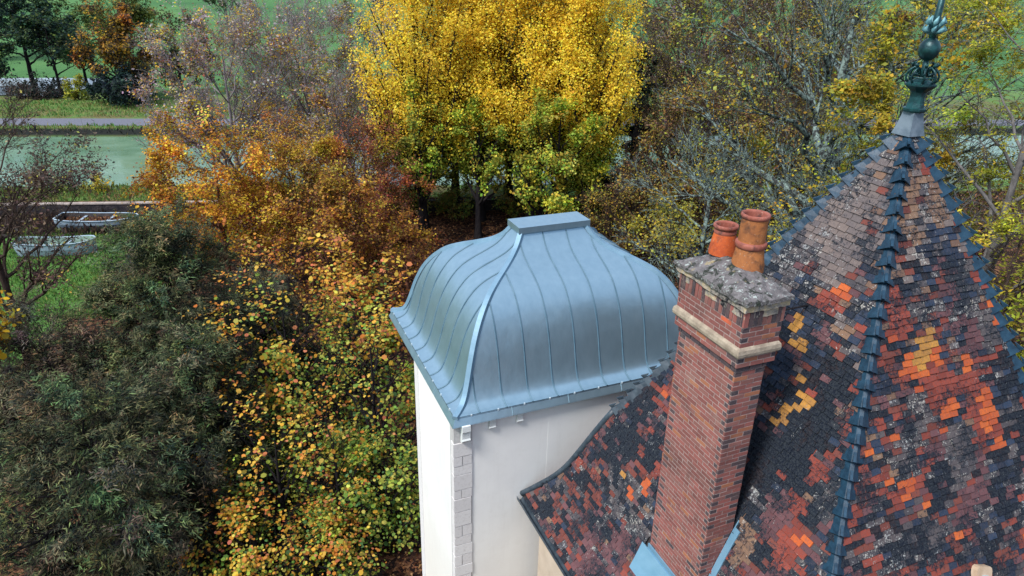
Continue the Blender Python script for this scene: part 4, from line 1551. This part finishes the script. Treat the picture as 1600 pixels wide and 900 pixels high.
# orange and rust maples of the middle ground
ORG = [(.52, .25, .03), (.62, .37, .035), (.40, .15, .035), (.68, .47, .05), (.26, .09, .045)]
def maple(lb, x, y, tp, rd, bs_, n, seed, pal=ORG, w=(3, 3, 2, 1.6, 1.6), size=.17, bark_m='bark_rust', gap=.7, **kw):
    tree('maple_tree', lb, 'tree', x, y, tp, rd, bs_, pal, list(w), n, size, seed, bark_m, 'autumn maples between the boats and the limes', n1=24, n2=8, n3=7, upright=.45, ang=.75, upb=.15,
         trunk_r=.22, spread=.22, limbcol=.33, gap=gap, low=-.6, **kw)
maple('broad orange-leaved maple, its left edge over the canal wall', -21.5, 48.5, 11.4, 6.0, 2.4, 24000, 81)
maple('golden brown maple between the orange maple and the dome', -12.8, 45.5, 9.2, 4.9, .9, 17000, 82, [(.36, .17, .035), (.50, .31, .04), (.24, .09, .04), (.28, .20, .05), (.14, .055, .04)])
maple('rust-red half-bare maple left of the dark lime trunk', -12.2, 56.0, 11.6, 4.2, .6, 10000, 83, [(.30, .10, .045), (.22, .07, .05), (.46, .20, .04), (.14, .06, .045)], (3, 3, 1.5, 2), .15, 'bark_rust', .8)
maple('ochre maple behind the broad orange maple', -17.2, 53.0, 12.2, 4.4, 1.5, 13000, 84, [(.46, .27, .035), (.36, .20, .04), (.28, .12, .04), (.52, .36, .05)], (3, 2, 2, 2), .16)
maple('low orange bush beneath the dome side, next to the lime trunk', -10.3, 50.5, 6.2, 3.8, .2, 9000, 85, [(.36, .14, .035), (.24, .09, .04), (.48, .28, .04), (.14, .06, .04)], (3, 3, 2, 2), .16)
maple('dark rust-brown bush just above the left slope of the dome', -7.2, 44.0, 4.6, 3.0, .1, 5000, 86, [(.26, .10, .035), (.15, .06, .035), (.40, .22, .04), (.10, .04, .03)], (3, 3, 1.5, 2), .15)

# nearly bare purple-grey trees with a few yellow leaves
FLECK = [(.66, .46, .04), (.70, .54, .07), (.48, .24, .04), (.28, .09, .06)]
MAUVE = [(.40, .34, .36), (.48, .41, .42), (.31, .28, .30), (.36, .24, .22)]
DUSK = [(.17, .135, .13), (.23, .19, .19), (.13, .115, .115), (.20, .20, .08)]
def bare(name, lb, x, y, tp, rd, bs_, n, seed, bark_m='bark_purple', pal=FLECK, w=(3, 2, 1.5, .8), size=.22, group='almost bare trees', n1=30, n2=8, n3=7, n4=4, upright=.8, gap=1.0, twig=.016, ang=.55, **kw):
    return tree(name, lb, 'tree', x, y, tp, rd, bs_, pal, list(w), n, size, seed, bark_m, group, n1=n1, n2=n2, n3=n3, n4=n4, upright=upright, ang=ang, upb=.25, trunk_r=kw.pop('trunk_r', .28), spread=.30,
                limbcol=.22, gap=gap, twig=twig, **kw)
def mauve(lb, x, y, tp, rd, bs_, n, seed, fl=FLECK, share=.35, bm='bark_purple', **kw):
    fl = list(fl)
    wts = [share / len(fl)] * len(fl) + [(1 - share) / 4] * 4
    bare('ash_tree', lb, x, y, tp, rd, bs_, n, seed, bm, fl + (MAUVE if bm == 'bark_purple' else DUSK), wts, kw.pop('size', .19), gap=.7, pw=2.6, **kw)
mauve('broad purple-grey tree with yellow flecks, above the orange maple', -27.2, 67.0, 18.0, 7.6, 2.5, 21000, 91, FLECK, .46)
mauve('purple-grey twiggy tree with orange streaks, left of the yellow limes', -21.0, 72.0, 19.2, 6.6, 2.5, 15000, 92, [(.56, .38, .03), (.48, .24, .03), (.62, .48, .05), (.30, .34, .10)], .48)
mauve('lilac-grey bare tree in the gap beside the yellow limes', -16.4, 80.5, 18.6, 5.0, 3.0, 11000, 93, [(.42, .28, .05)], .06)
mauve('small yellow-flecked bare tree over the canal, below the lilac-grey tree', -15.0, 62.5, 13.6, 4.4, 1.5, 10000, 94, [(.50, .34, .04), (.42, .32, .05), (.30, .12, .04)], .65)
mauve('slim mauve tree with russet top behind the broad purple-grey tree', -27.0, 79.5, 19.0, 6.0, 2.0, 10000, 95, [(.36, .15, .06), (.50, .32, .04)], .3)
# right side: brown and purple thicket, lichened limbs in front
mauve('brown-purple bare tree right of the ivy-covered trunk', 18.0, 79.0, 21.4, 6.6, 1.5, 15000, 101, [(.26, .16, .08), (.24, .16, .11), (.46, .34, .05), (.30, .30, .06), (.36, .34, .05)], .6, bm='bark_brown')
mauve('tall purple-grey bare tree behind the lichened oak', 29.0, 84.0, 23.4, 8.0, 1.5, 15000, 102, [(.28, .17, .08), (.40, .29, .04), (.30, .30, .06)], .45, bm='bark_brown')
mauve('mauve bare tree beyond the canal between the ivy trunk and the oak', 30.0, 118.0, 24.5, 9.0, 2.0, 12000, 106, [(.30, .16, .06), (.30, .26, .06)], .35, bm='bark_brown', size=.3)
mauve('pale mauve bare tree in the distance right of the ivy trunk', 24.0, 98.0, 23.0, 7.0, 1.5, 12000, 108, [(.30, .18, .06), (.34, .28, .06)], .35, bm='bark_brown', size=.26)
mauve('dense brown-mauve tree at the far side of the canal above the oak limbs', 41.0, 112.0, 24.0, 9.0, 1.5, 14000, 109, [(.32, .18, .05), (.36, .30, .06)], .5, bm='bark_brown', size=.3)
mauve('ochre-flecked bare tree above the chimney pots beyond the canal', 51.0, 126.0, 23.0, 9.0, 1.5, 13000, 110, [(.40, .28, .05), (.36, .32, .06)], .6, bm='bark_brown', size=.32)
mauve('bare brown tree above the rightmost lime, cut by the top edge', 15.0, 104.0, 24.0, 7.0, 2.0, 10000, 107, [(.28, .16, .07), (.34, .28, .06)], .45, bm='bark_brown', size=.28)
bare('oak_tree', 'russet half-bare tree between the ivy trunk and the chimney pots', 14.4, 60.0, 13.4, 5.8, .8, 14000, 103, 'bark_brown', [(.30, .17, .06), (.24, .15, .11), (.40, .30, .05), (.26, .26, .06)], (3, 2, 2, 1.8), .17, gap=.6)
bare('oak_tree', 'olive and rust undergrowth tree right of the dome', 9.8, 52.0, 8.8, 4.2, .2, 10000, 104, 'bark_brown', [(.42, .28, .04), (.28, .25, .06), (.28, .16, .06), (.20, .19, .06)], (3, 2, 2, 2), .16, gap=.6)
bare('oak_tree', 'brown thicket tree behind the chimney pots', 21.5, 57.0, 13.5, 6.2, .8, 14000, 105, 'bark_brown', [(.28, .18, .07), (.42, .32, .05), (.28, .28, .06), (.20, .13, .10)], (3, 2, 2, 1.5), .18, gap=.6)
bare('lichened_oak', 'large oak with spreading pale lichened limbs, left of the finial', 20.6, 46.5, 23.6, 11.0, 3.5, 11000, 111, 'bark_lichen', [(.52, .36, .04), (.44, .26, .03), (.36, .36, .05), (.28, .30, .05)], (2, 1.5, 3, 2), .2,
     'lichened trees right of the dome', 24, 7, 6, 3, .35, 1.1, .018, low=-.6, trunk_r=.85)
bare('lichened_oak', 'pale lichened tree with drooping bare branches right of the dome', 11.2, 39.0, 13.2, 5.0, 1.5, 7000, 112, 'bark_lichen', [(.46, .36, .04), (.36, .30, .05), (.26, .26, .06)], (2, 2, 3), .14,
     'lichened trees right of the dome', 24, 7, 6, 3, .15, 1.0, .016, sag=.12, low=-.7, trunk_r=.42)
bare('lichened_oak', 'small lichened tree with clumps of orange-yellow leaves behind the chimney pots', 15.8, 36.5, 12.6, 3.8, 1.2, 3800, 113, 'bark_lichen', [(.62, .36, .03), (.62, .46, .05), (.32, .32, .05)], (3, 2, 1), .18,
     'lichened trees right of the dome', 20, 7, 6, 3, .4, 1.1, .013)
# ivy-clad trunk
def ivy_prune(h, P):
    return np.ones(len(h))
tree('ivy_tree', 'dark ivy-covered trunk rising right of the yellow limes', 'tree', 13.0, 76.0, 16.4, 1.5, 2.0, [(.012, .022, .02), (.022, .036, .024), (.008, .014, .016)], [2, 2, 2], 6500, .24, 121, 'bark_dark',
     None, n1=26, n2=5, n3=4, upright=.3, trunk_r=.5, spread=.18, limbcol=.2, gap=.5, low=-.98, upn=.5)
tree('holly_bush', 'black-green bush at the foot of the ivy-covered trunk', 'bush', 9.2, 60.5, 7.6, 2.4, .2, [(.010, .018, .018), (.018, .03, .022), (.03, .04, .03)], [2, 2, 1], 6000, .2, 122, 'bark_dark',
     None, n1=18, n2=6, n3=5, upright=.5, trunk_r=.2, spread=.2, low=-.9)
# yellow-green feathery trees on the right
ACA = [(.36, .35, .03), (.42, .40, .045), (.24, .26, .03), (.48, .38, .05)]
def acacia(lb, x, y, tp, rd, bs_, n, seed, bark_m='bark_lichen', tr=.3, **kw):
    tree('acacia_tree', lb, 'tree', x, y, tp, rd, bs_, ACA, [3, 3, 2, 1.3], int(n * 1.7), .17, seed, bark_m, 'feathery yellow-green trees right of the roof', n1=22, n2=7, n3=6, n4=2, upright=.6, ang=.7, upb=.05,
         sag=.12, trunk_r=tr, spread=.15, limbcol=.25, gap=1.05, aspect=.45, twig=.010, upn=.9, **kw)
acacia('feathery yellow-green tree behind the roof finial', 20.8, 37.0, 23.5, 5.6, 8.0, 11500, 131)
acacia('yellow-green tree with grey forked trunk at the top right corner', 22.6, 31.0, 24.0, 4.6, 7.5, 9500, 132, 'bark_grey', .34)
acacia('low yellow-green tree beyond the right hip of the roof', 19.3, 25.0, 15.2, 3.0, 6.0, 3800, 133, 'bark_brown', .2)
acacia('yellow-green tree behind the left hip near the roof top', 14.6, 30.5, 13.4, 3.0, 4.0, 5200, 134, 'bark_lichen', .2)
tree('thicket_tree', 'olive brown thicket tree behind the right hip of the roof', 'tree', 25.5, 40.0, 14.0, 6.0, .5, [(.22, .22, .05), (.30, .28, .05), (.16, .13, .05), (.34, .24, .05)], [2, 2, 2, 1], 11000, .2, 135, 'bark_brown',
     None, n1=24, n2=7, n3=6, n4=2, trunk_r=.22, gap=.8)
tree('thicket_tree', 'olive thicket tree low at the right edge behind the roof', 'tree', 20.5, 21.5, 12.4, 3.6, .5, [(.16, .17, .05), (.24, .24, .05), (.11, .09, .05), (.34, .30, .05)], [2, 2, 2, 1], 6500, .17, 136, 'bark_brown',
     None, n1=20, n2=7, n3=6, n4=2, trunk_r=.2, gap=.8)

# left edge: bare tree with dead leaves, small yellow maple
bare('beech_tree', 'thin bare tree with scattered dead leaves at the left edge', -27.6, 34.5, 16.8, 5.6, 4.0, 14000, 141, 'bark_brown', [(.10, .065, .06), (.17, .115, .095), (.26, .20, .13), (.42, .36, .08)], (3, 3, 1, .4), .17,
     None, 24, 7, 6, 3, .6, .8, .012, aspect=.5)
tree('small_maple', 'small maple with bright yellow leaves cut by the left edge', 'tree', -21.3, 24.6, 10.3, 1.5, 7.0, [(.66, .42, .03), (.62, .34, .03), (.55, .45, .06)], [3, 2, 1], 900, .2, 142, 'bark_brown', None,
     n1=12, n2=6, n3=4, trunk_r=.1, shape='round', aspect=.9, spread=.2, gap=1.0)
# beyond the canal
PIN = [(.035, .075, .05), (.06, .11, .05), (.022, .045, .042), (.12, .17, .06)]
tree('pine_tree', 'tall dark pine with layered boughs at the far left beyond the canal', 'tree', -88.5, 131.0, 18.5, 8.2, 4.0, PIN, [3, 2, 3, 1], 15000, .45, 151, 'bark_dark', 'dark pines beyond the towpath', n1=20, n2=7, n3=5,
     upright=.1, trunk_r=.45, spread=.4, gap=.9, limbcol=.3)
tree('pine_tree', 'slim dark pine beside the bright water beyond the towpath', 'tree', -80.0, 125.0, 14.6, 5.4, 4.5, PIN, [2, 3, 3, 1.5], 9000, .42, 152, 'bark_dark', 'dark pines beyond the towpath', n1=16, n2=6, n3=5,
     upright=.2, trunk_r=.3, spread=.35, gap=.9)
tree('pine_tree', 'dark green pine cut by the top left corner', 'tree', -118.0, 165.0, 19.5, 8.0, 3.5, PIN, [3, 2, 2, 2], 9000, .5, 153, 'bark_dark', 'dark pines beyond the towpath', n1=18, n2=7, n3=5, upright=.2, trunk_r=.4, spread=.45, gap=.7)
tree('far_oak', 'ochre leafy tree behind the two dark pines', 'tree', -92.0, 172.0, 19.0, 9.0, 4.0, [(.16, .18, .05), (.28, .24, .06), (.09, .12, .05)], [2, 2, 2], 9000, .5, 154, 'bark_dark', 'leafy trees beyond the towpath', n1=18, n2=7, n3=5, trunk_r=.4, spread=.45, gap=.8)
tree('far_oak', 'orange-brown oak beyond the towpath, left of the purple-grey tree', 'tree', -66.0, 120.5, 15.2, 6.2, 2.2, [(.36, .19, .03), (.50, .27, .035), (.13, .085, .04), (.06, .05, .04)], [2, 1.6, 2.4, 2.4], 18000, .36, 155,
     'bark_dark', 'leafy trees beyond the towpath', n1=22, n2=7, n3=5, trunk_r=.4, spread=.36, gap=.9, limbcol=.4)
tree('far_oak', 'dark brown-green tree just right of the orange-brown oak', 'tree', -59.5, 127.0, 14.0, 5.5, 1.5, [(.10, .09, .05), (.20, .13, .05), (.07, .09, .05)], [2, 2, 2], 7000, .38, 156,
     'bark_dark', 'leafy trees beyond the towpath', n1=18, n2=7, n3=5, trunk_r=.35, spread=.36, gap=.8)
tree('laurel_bush', 'dark green bush at the towpath beneath the orange-brown oak', 'bush', -63.0, 114.5, 6.3, 5.2, 1.0, [(.018, .035, .035), (.03, .06, .045), (.012, .022, .03)], [2, 2, 2], 6500, .36, 157, 'bark_dark', None,
     n1=20, n2=6, n3=5, upright=.6, trunk_r=.15, spread=.3, gap=.5, low=-.9)
tree('willow_bush', 'small bright yellow-green bush before the water beyond the towpath', 'bush', -72.5, 117.5, 5.2, 2.0, 1.4, [(.34, .34, .04), (.26, .28, .05)], [2, 2], 1800, .3, 158, 'bark_brown', None,
     n1=14, n2=5, n3=4, trunk_r=.1, spread=.25, low=-.9)
tree('hedge_bush', 'dark low hedge bush between the pines and the grass verge', 'bush', -79.5, 119.6, 3.6, 5.0, 1.2, [(.02, .03, .03), (.04, .05, .04), (.07, .05, .05)], [2, 2, 1], 4500, .32, 159, 'bark_dark', None,
     n1=16, n2=6, n3=4, upright=.5, trunk_r=.1, spread=.35, low=-.9)
tree('far_oak', 'mid-green leafy tree between the tall dark pines', 'tree', -80.5, 134.0, 15.5, 5.5, 3.0, [(.14, .20, .06), (.22, .26, .07), (.07, .11, .05)], [2, 2, 2], 8000, .42, 166, 'bark_dark', 'leafy trees beyond the towpath', n1=18, n2=7, n3=5, trunk_r=.3, spread=.4, gap=.9)
tree('pine_tree', 'dark bushy pine at the left edge above the towpath', 'tree', -92.5, 124.0, 9.5, 5.5, 2.0, PIN, [3, 2, 2, 2], 8000, .4, 167, 'bark_dark', 'dark pines beyond the towpath', n1=18, n2=7, n3=5, upright=.3, trunk_r=.3, spread=.4, gap=.7)
for (x, y, h_, rd, lb, sd) in ((-10.2, 65.6, 3.6, 2.0, 'green bush on the canal wall left of the dark lime trunk', 181), (-5.6, 66.2, 4.2, 2.2, 'yellow-green bush on the canal wall between the lime trunks', 182),
                               (0.2, 67.0, 4.0, 2.4, 'green-yellow bush behind the lime trunks above the dome', 183), (7.8, 66.0, 4.4, 2.6, 'olive bush at the canal wall right of the limes', 184)):
    tree('wall_bush', lb, 'bush', x, y, h_, rd, .2, [(.26, .32, .06), (.36, .32, .06), (.14, .20, .05), (.34, .20, .05)], [2, 1.5, 2, 1], 4200, .2, sd, 'bark_dark', 'bushes under the limes', n1=16, n2=6, n3=5, upright=.7, trunk_r=.08, spread=.22, low=-.9)
bare('field_tree', 'dark bare field tree beyond the limes, its trunk forked', -62.0, 330.0, 28.0, 9.0, 13.0, 0, 161, 'bark_dark', FLECK, (1, 1, 1, 1), .3, 'bare trees in the green field', 16, 6, 5, 0, .8, 1, .05)
bare('field_tree', 'ivy-dark field tree close to the left limit of the yellow limes', -49.0, 270.0, 24.0, 8.0, 8.0, 2600, 162, 'bark_dark', [(.02, .05, .04), (.03, .07, .05)], (1, 1), .7, 'bare trees in the green field', 16, 6, 5, 0, .8, 1, .05)
bare('field_tree', 'grey-green field tree above the purple-grey trees', -98.0, 250.0, 22.0, 8.5, 6.0, 2500, 163, 'bark_grey', [(.10, .16, .08), (.16, .18, .08)], (1, 1), .7, 'bare trees in the green field', 16, 6, 5, 0, .8, 1, .05)
tree('far_oak', 'wide ochre tree in the field behind the acacias', 'tree', 150.0, 255.0, 23.0, 16.0, 5.0, [(.26, .20, .04), (.32, .27, .04), (.14, .12, .05)], [2, 2, 1], 11000, .6, 164, 'bark_dark', 'leafy trees beyond the towpath', n1=20, n2=7, n3=5, trunk_r=.5, spread=.6, gap=.7)
tree('far_oak', 'brown and ochre tree at the edge of the green field, right of the lichened oak', 'tree', 72.0, 150.0, 17.5, 9.0, 3.0, [(.22, .15, .04), (.30, .24, .04), (.12, .09, .06)], [2, 2, 1], 10000, .5, 165, 'bark_dark', 'leafy trees beyond the towpath', n1=20, n2=7, n3=5, trunk_r=.5, spread=.5, gap=.7)
# waterside bushes on the near bank
for (u_, w_, hgt, rd, pal, lb, sd) in ((-33.0, 71.8, 2.6, 1.3, [(.50, .36, .04), (.36, .34, .05)], 'little yellow bush on the near canal bank above the boats', 171),
                                      (-36.5, 71.5, 2.4, 1.4, [(.10, .15, .05), (.20, .22, .06)], 'little olive bush on the near canal bank, left of the yellow one', 172),
                                      (-27.6, 71.8, 2.5, 1.2, [(.46, .38, .05), (.18, .24, .05)], 'little yellow-green bush on the near canal bank by the orange maple', 173)):
    p = uw(u_, w_, 0)
    tree('bank_bush', lb, 'bush', p[0], p[1], 1.2 + hgt * .6, rd, 1.2, pal, [1] * len(pal), 900, .17, sd, 'bark_brown', 'bushes on the near canal bank', n1=12, n2=5, n3=4, trunk_r=.05, spread=.15, low=-.8)

# ------------------------------------------------------------------ boats on the bank
def boat(name, label, loc, rz, Lh, Bh, D, hull_m, in_m, fill=None, square=.5):
    b = thing(name, label, 'boat', loc, rz, 'boats drawn up on the bank')
    n = 19
    def half(tt, k):
        # tt -1..1 ; blunt stern, rounded bow
        if tt < 0:
            return Bh * (1 - max(0, (-tt)) ** 6 * .28)
        return Bh * (1 - tt ** (2.2 + square * 3)) ** .6
    secs = []
    for i in range(n):
        tt = -1 + 2 * i / (n - 1)
        tt = min(tt, .995)
        hb = half(tt, 0)
        sheer = D * (1 + .18 * tt * tt)
        secs.append([(tt * Lh, -hb, sheer), (tt * Lh * .99, -hb * .93, sheer * .55), (tt * Lh * .96, -hb * .72, .06), (tt * Lh * .95, 0, .0), (tt * Lh * .96, hb * .72, .06), (tt * Lh * .99, hb * .93, sheer * .55), (tt * Lh, hb, sheer)])
    mb = MB()
    vs = [p for s_ in secs for p in s_]
    fs = [(i * 7 + k, i * 7 + k + 1, i * 7 + 8 + k, i * 7 + 7 + k) for i in range(n - 1) for k in range(6)]
    inn = [(p[0] * .97, p[1] * .93, p[2] * .96 + .045) for p in vs]
    o_ = len(vs)
    fi = [tuple(o_ + q for q in reversed(f)) for f in fs]
    rim = []
    for i in range(n - 1):
        rim.append((i * 7, i * 7 + 7, o_ + i * 7 + 7, o_ + i * 7))
        rim.append((i * 7 + 6, o_ + i * 7 + 6, o_ + i * 7 + 13, i * 7 + 13))
    tran = [(0, 1, 2, 3, 4, 5, 6)]
    trin = [tuple(o_ + q for q in (6, 5, 4, 3, 2, 1, 0))]
    mb.add(vs + inn, fs + rim + tran)
    mb.f += fi + trin
    mb.mi += [1] * len(fi + trin)
    mb.build('hull', [hull_m, in_m], b)
    mb = MB()
    mb.tube([secs[i][0] for i in range(n)], .055, 6)
    mb.tube([secs[i][6] for i in range(n)], .055, 6)
    mb.tube([secs[0][0], secs[0][6]], .055, 6)
    mb.build('gunwale', hull_m, b, True)
    for tt in (-.45, .25):
        hb = half(tt, 0) * .95
        x = MB()
        x.box((tt * Lh - .12, -hb, D * .72), (tt * Lh + .12, hb, D * .78))
        x.build('thwart', hull_m, b)
    if fill:
        r = np.random.default_rng(9)
        m = 2200
        P = np.stack([r.uniform(-.9, .85, m) * Lh, r.uniform(-.72, .72, m) * Bh, np.full(m, D * .66) + r.normal(0, .06, m)], 1)
        V, F, CC = leaves(P, r.normal(0, .5, (m, 3)) + np.array([0, 0, 1]), .2, .16, mixcol([(.20, .08, .04), (.34, .20, .09), (.10, .05, .04)], [2, 1, 2], m, r), None, 'rhomb', r)
        o = link('fallen_leaves', fast_mesh('fallen_leaves', V, F, M['leaf'], CC), b)
        o['kind'] = 'stuff'
    return b
pale_hull = simple('pale_boat_paint', (0.24, 0.33, 0.42), (0.38, 0.47, 0.55), 1.2, 0.5)
green_in = simple('mossy_boat_inside', (0.10, 0.20, 0.10), (0.30, 0.40, 0.38), 1.5, 0.8)
dark_in = simple('dirty_boat_inside', (0.03, 0.03, 0.035), (0.08, 0.065, 0.06), 2, 0.9)
boat('rowing_boat', 'pale grey open boat with mossy inside lying on the lawn', (-37.6, 53.6, 0.03), math.radians(10), 3.0, .95, 1.1, pale_hull, green_in, None, 1.0)
boat('rowing_boat', 'pale blue boat filled with dead leaves below the canal wall', (-37.9, 60.4, 0.03), math.radians(6), 3.5, 1.25, .9, pale_hull, dark_in, True, .1)

# ------------------------------------------------------------------ ground litter and grass
def scatter(name, n, xr, yr, size, pal, w, seed, mask=None, blades=False):
    r = np.random.default_rng(seed)
    x = r.uniform(*xr, n)
    y = r.uniform(*yr, n)
    ok = np.ones(n, bool)
    if mask:
        ok = mask(x, y)
    x, y = x[ok], y[ok]
    n = len(x)
    z = terrain_z(-math.sin(CA) * x + math.cos(CA) * y) + .03
    P = np.stack([x, y, z], 1)
    if blades:
        hgt = size * np.exp(r.normal(0, .3, n))
        P[:, 2] += hgt / 2 - .03
        al = np.stack([r.normal(0, .35, n), r.normal(0, .35, n), np.ones(n)], 1)
        N = np.stack([r.normal(size=n), r.normal(size=n), np.full(n, .3)], 1)
        V, F, C = leaves(P, N, hgt, hgt * .35, mixcol(pal, w, n, r), al, 'rhomb', r)
    else:
        N = r.normal(0, .4, (n, 3)) + np.array([0, 0, 1])
        V, F, C = leaves(P, N, size * np.exp(r.normal(0, .25, n)), size * .75, mixcol(pal, w, n, r, .3), None, 'rhomb', r)
    o = link(name, fast_mesh(name, V, F, M['leaf'], C))
    o['kind'] = 'stuff'
    return o
LIT = [(.26, .11, .05), (.42, .24, .11), (.13, .055, .03), (.05, .025, .02)]
scatter('fallen_leaves', 16000, (-16, 16), (38, 67), .21, LIT, [2, 1.2, 2, 2], 201)
scatter('leaf_litter', 9000, (-12, 0), (17, 32), .13, LIT, [2, 1, 3, 3], 202)
GRASSP = [(.10, .22, .05), (.16, .27, .06), (.07, .14, .04), (.26, .28, .08)]
scatter('grass', 26000, (-48, -24), (42, 60), .22, GRASSP, [3, 3, 2, 1], 203, lambda x, y: np.sin(x * .9) + np.sin(y * 1.1) > -1.3, True)
scatter('bank_grass', 16000, (-62, -20), (60, 72), .35, [(.14, .24, .06), (.26, .28, .08), (.20, .14, .07), (.10, .18, .05)], [3, 2, 2, 2], 204,
        lambda x, y: (lambda w: (w > 68.5) & (w < 73.6))(-math.sin(CA) * x + math.cos(CA) * y), True)
scatter('dead_stems', 9000, (-56, -26), (55, 68), .5, [(.07, .05, .045), (.13, .085, .06), (.04, .03, .03)], [2, 2, 2], 205,
        lambda x, y: (lambda w: (w > 62.2) & (w < 67.8))(-math.sin(CA) * x + math.cos(CA) * y), True)
scatter('verge_grass', 20000, (-110, -40), (88, 122), .4, [(.12, .26, .07), (.20, .28, .08), (.28, .26, .09)], [3, 2, 1.5], 206,
        lambda x, y: (lambda w: ((w > 101.6) & (w < 104.3)) | ((w > 110.2) & (w < 124)))(-math.sin(CA) * x + math.cos(CA) * y), True)

scatter('bank_sedge', 22000, (-120, 80), (70, 125), .5, [(.025, .028, .024), (.05, .045, .03), (.13, .12, .05)], [3, 2, .8], 207,
        lambda x, y: (lambda w: (w > 99.6) & (w < 102.4))(-math.sin(CA) * x + math.cos(CA) * y), True)
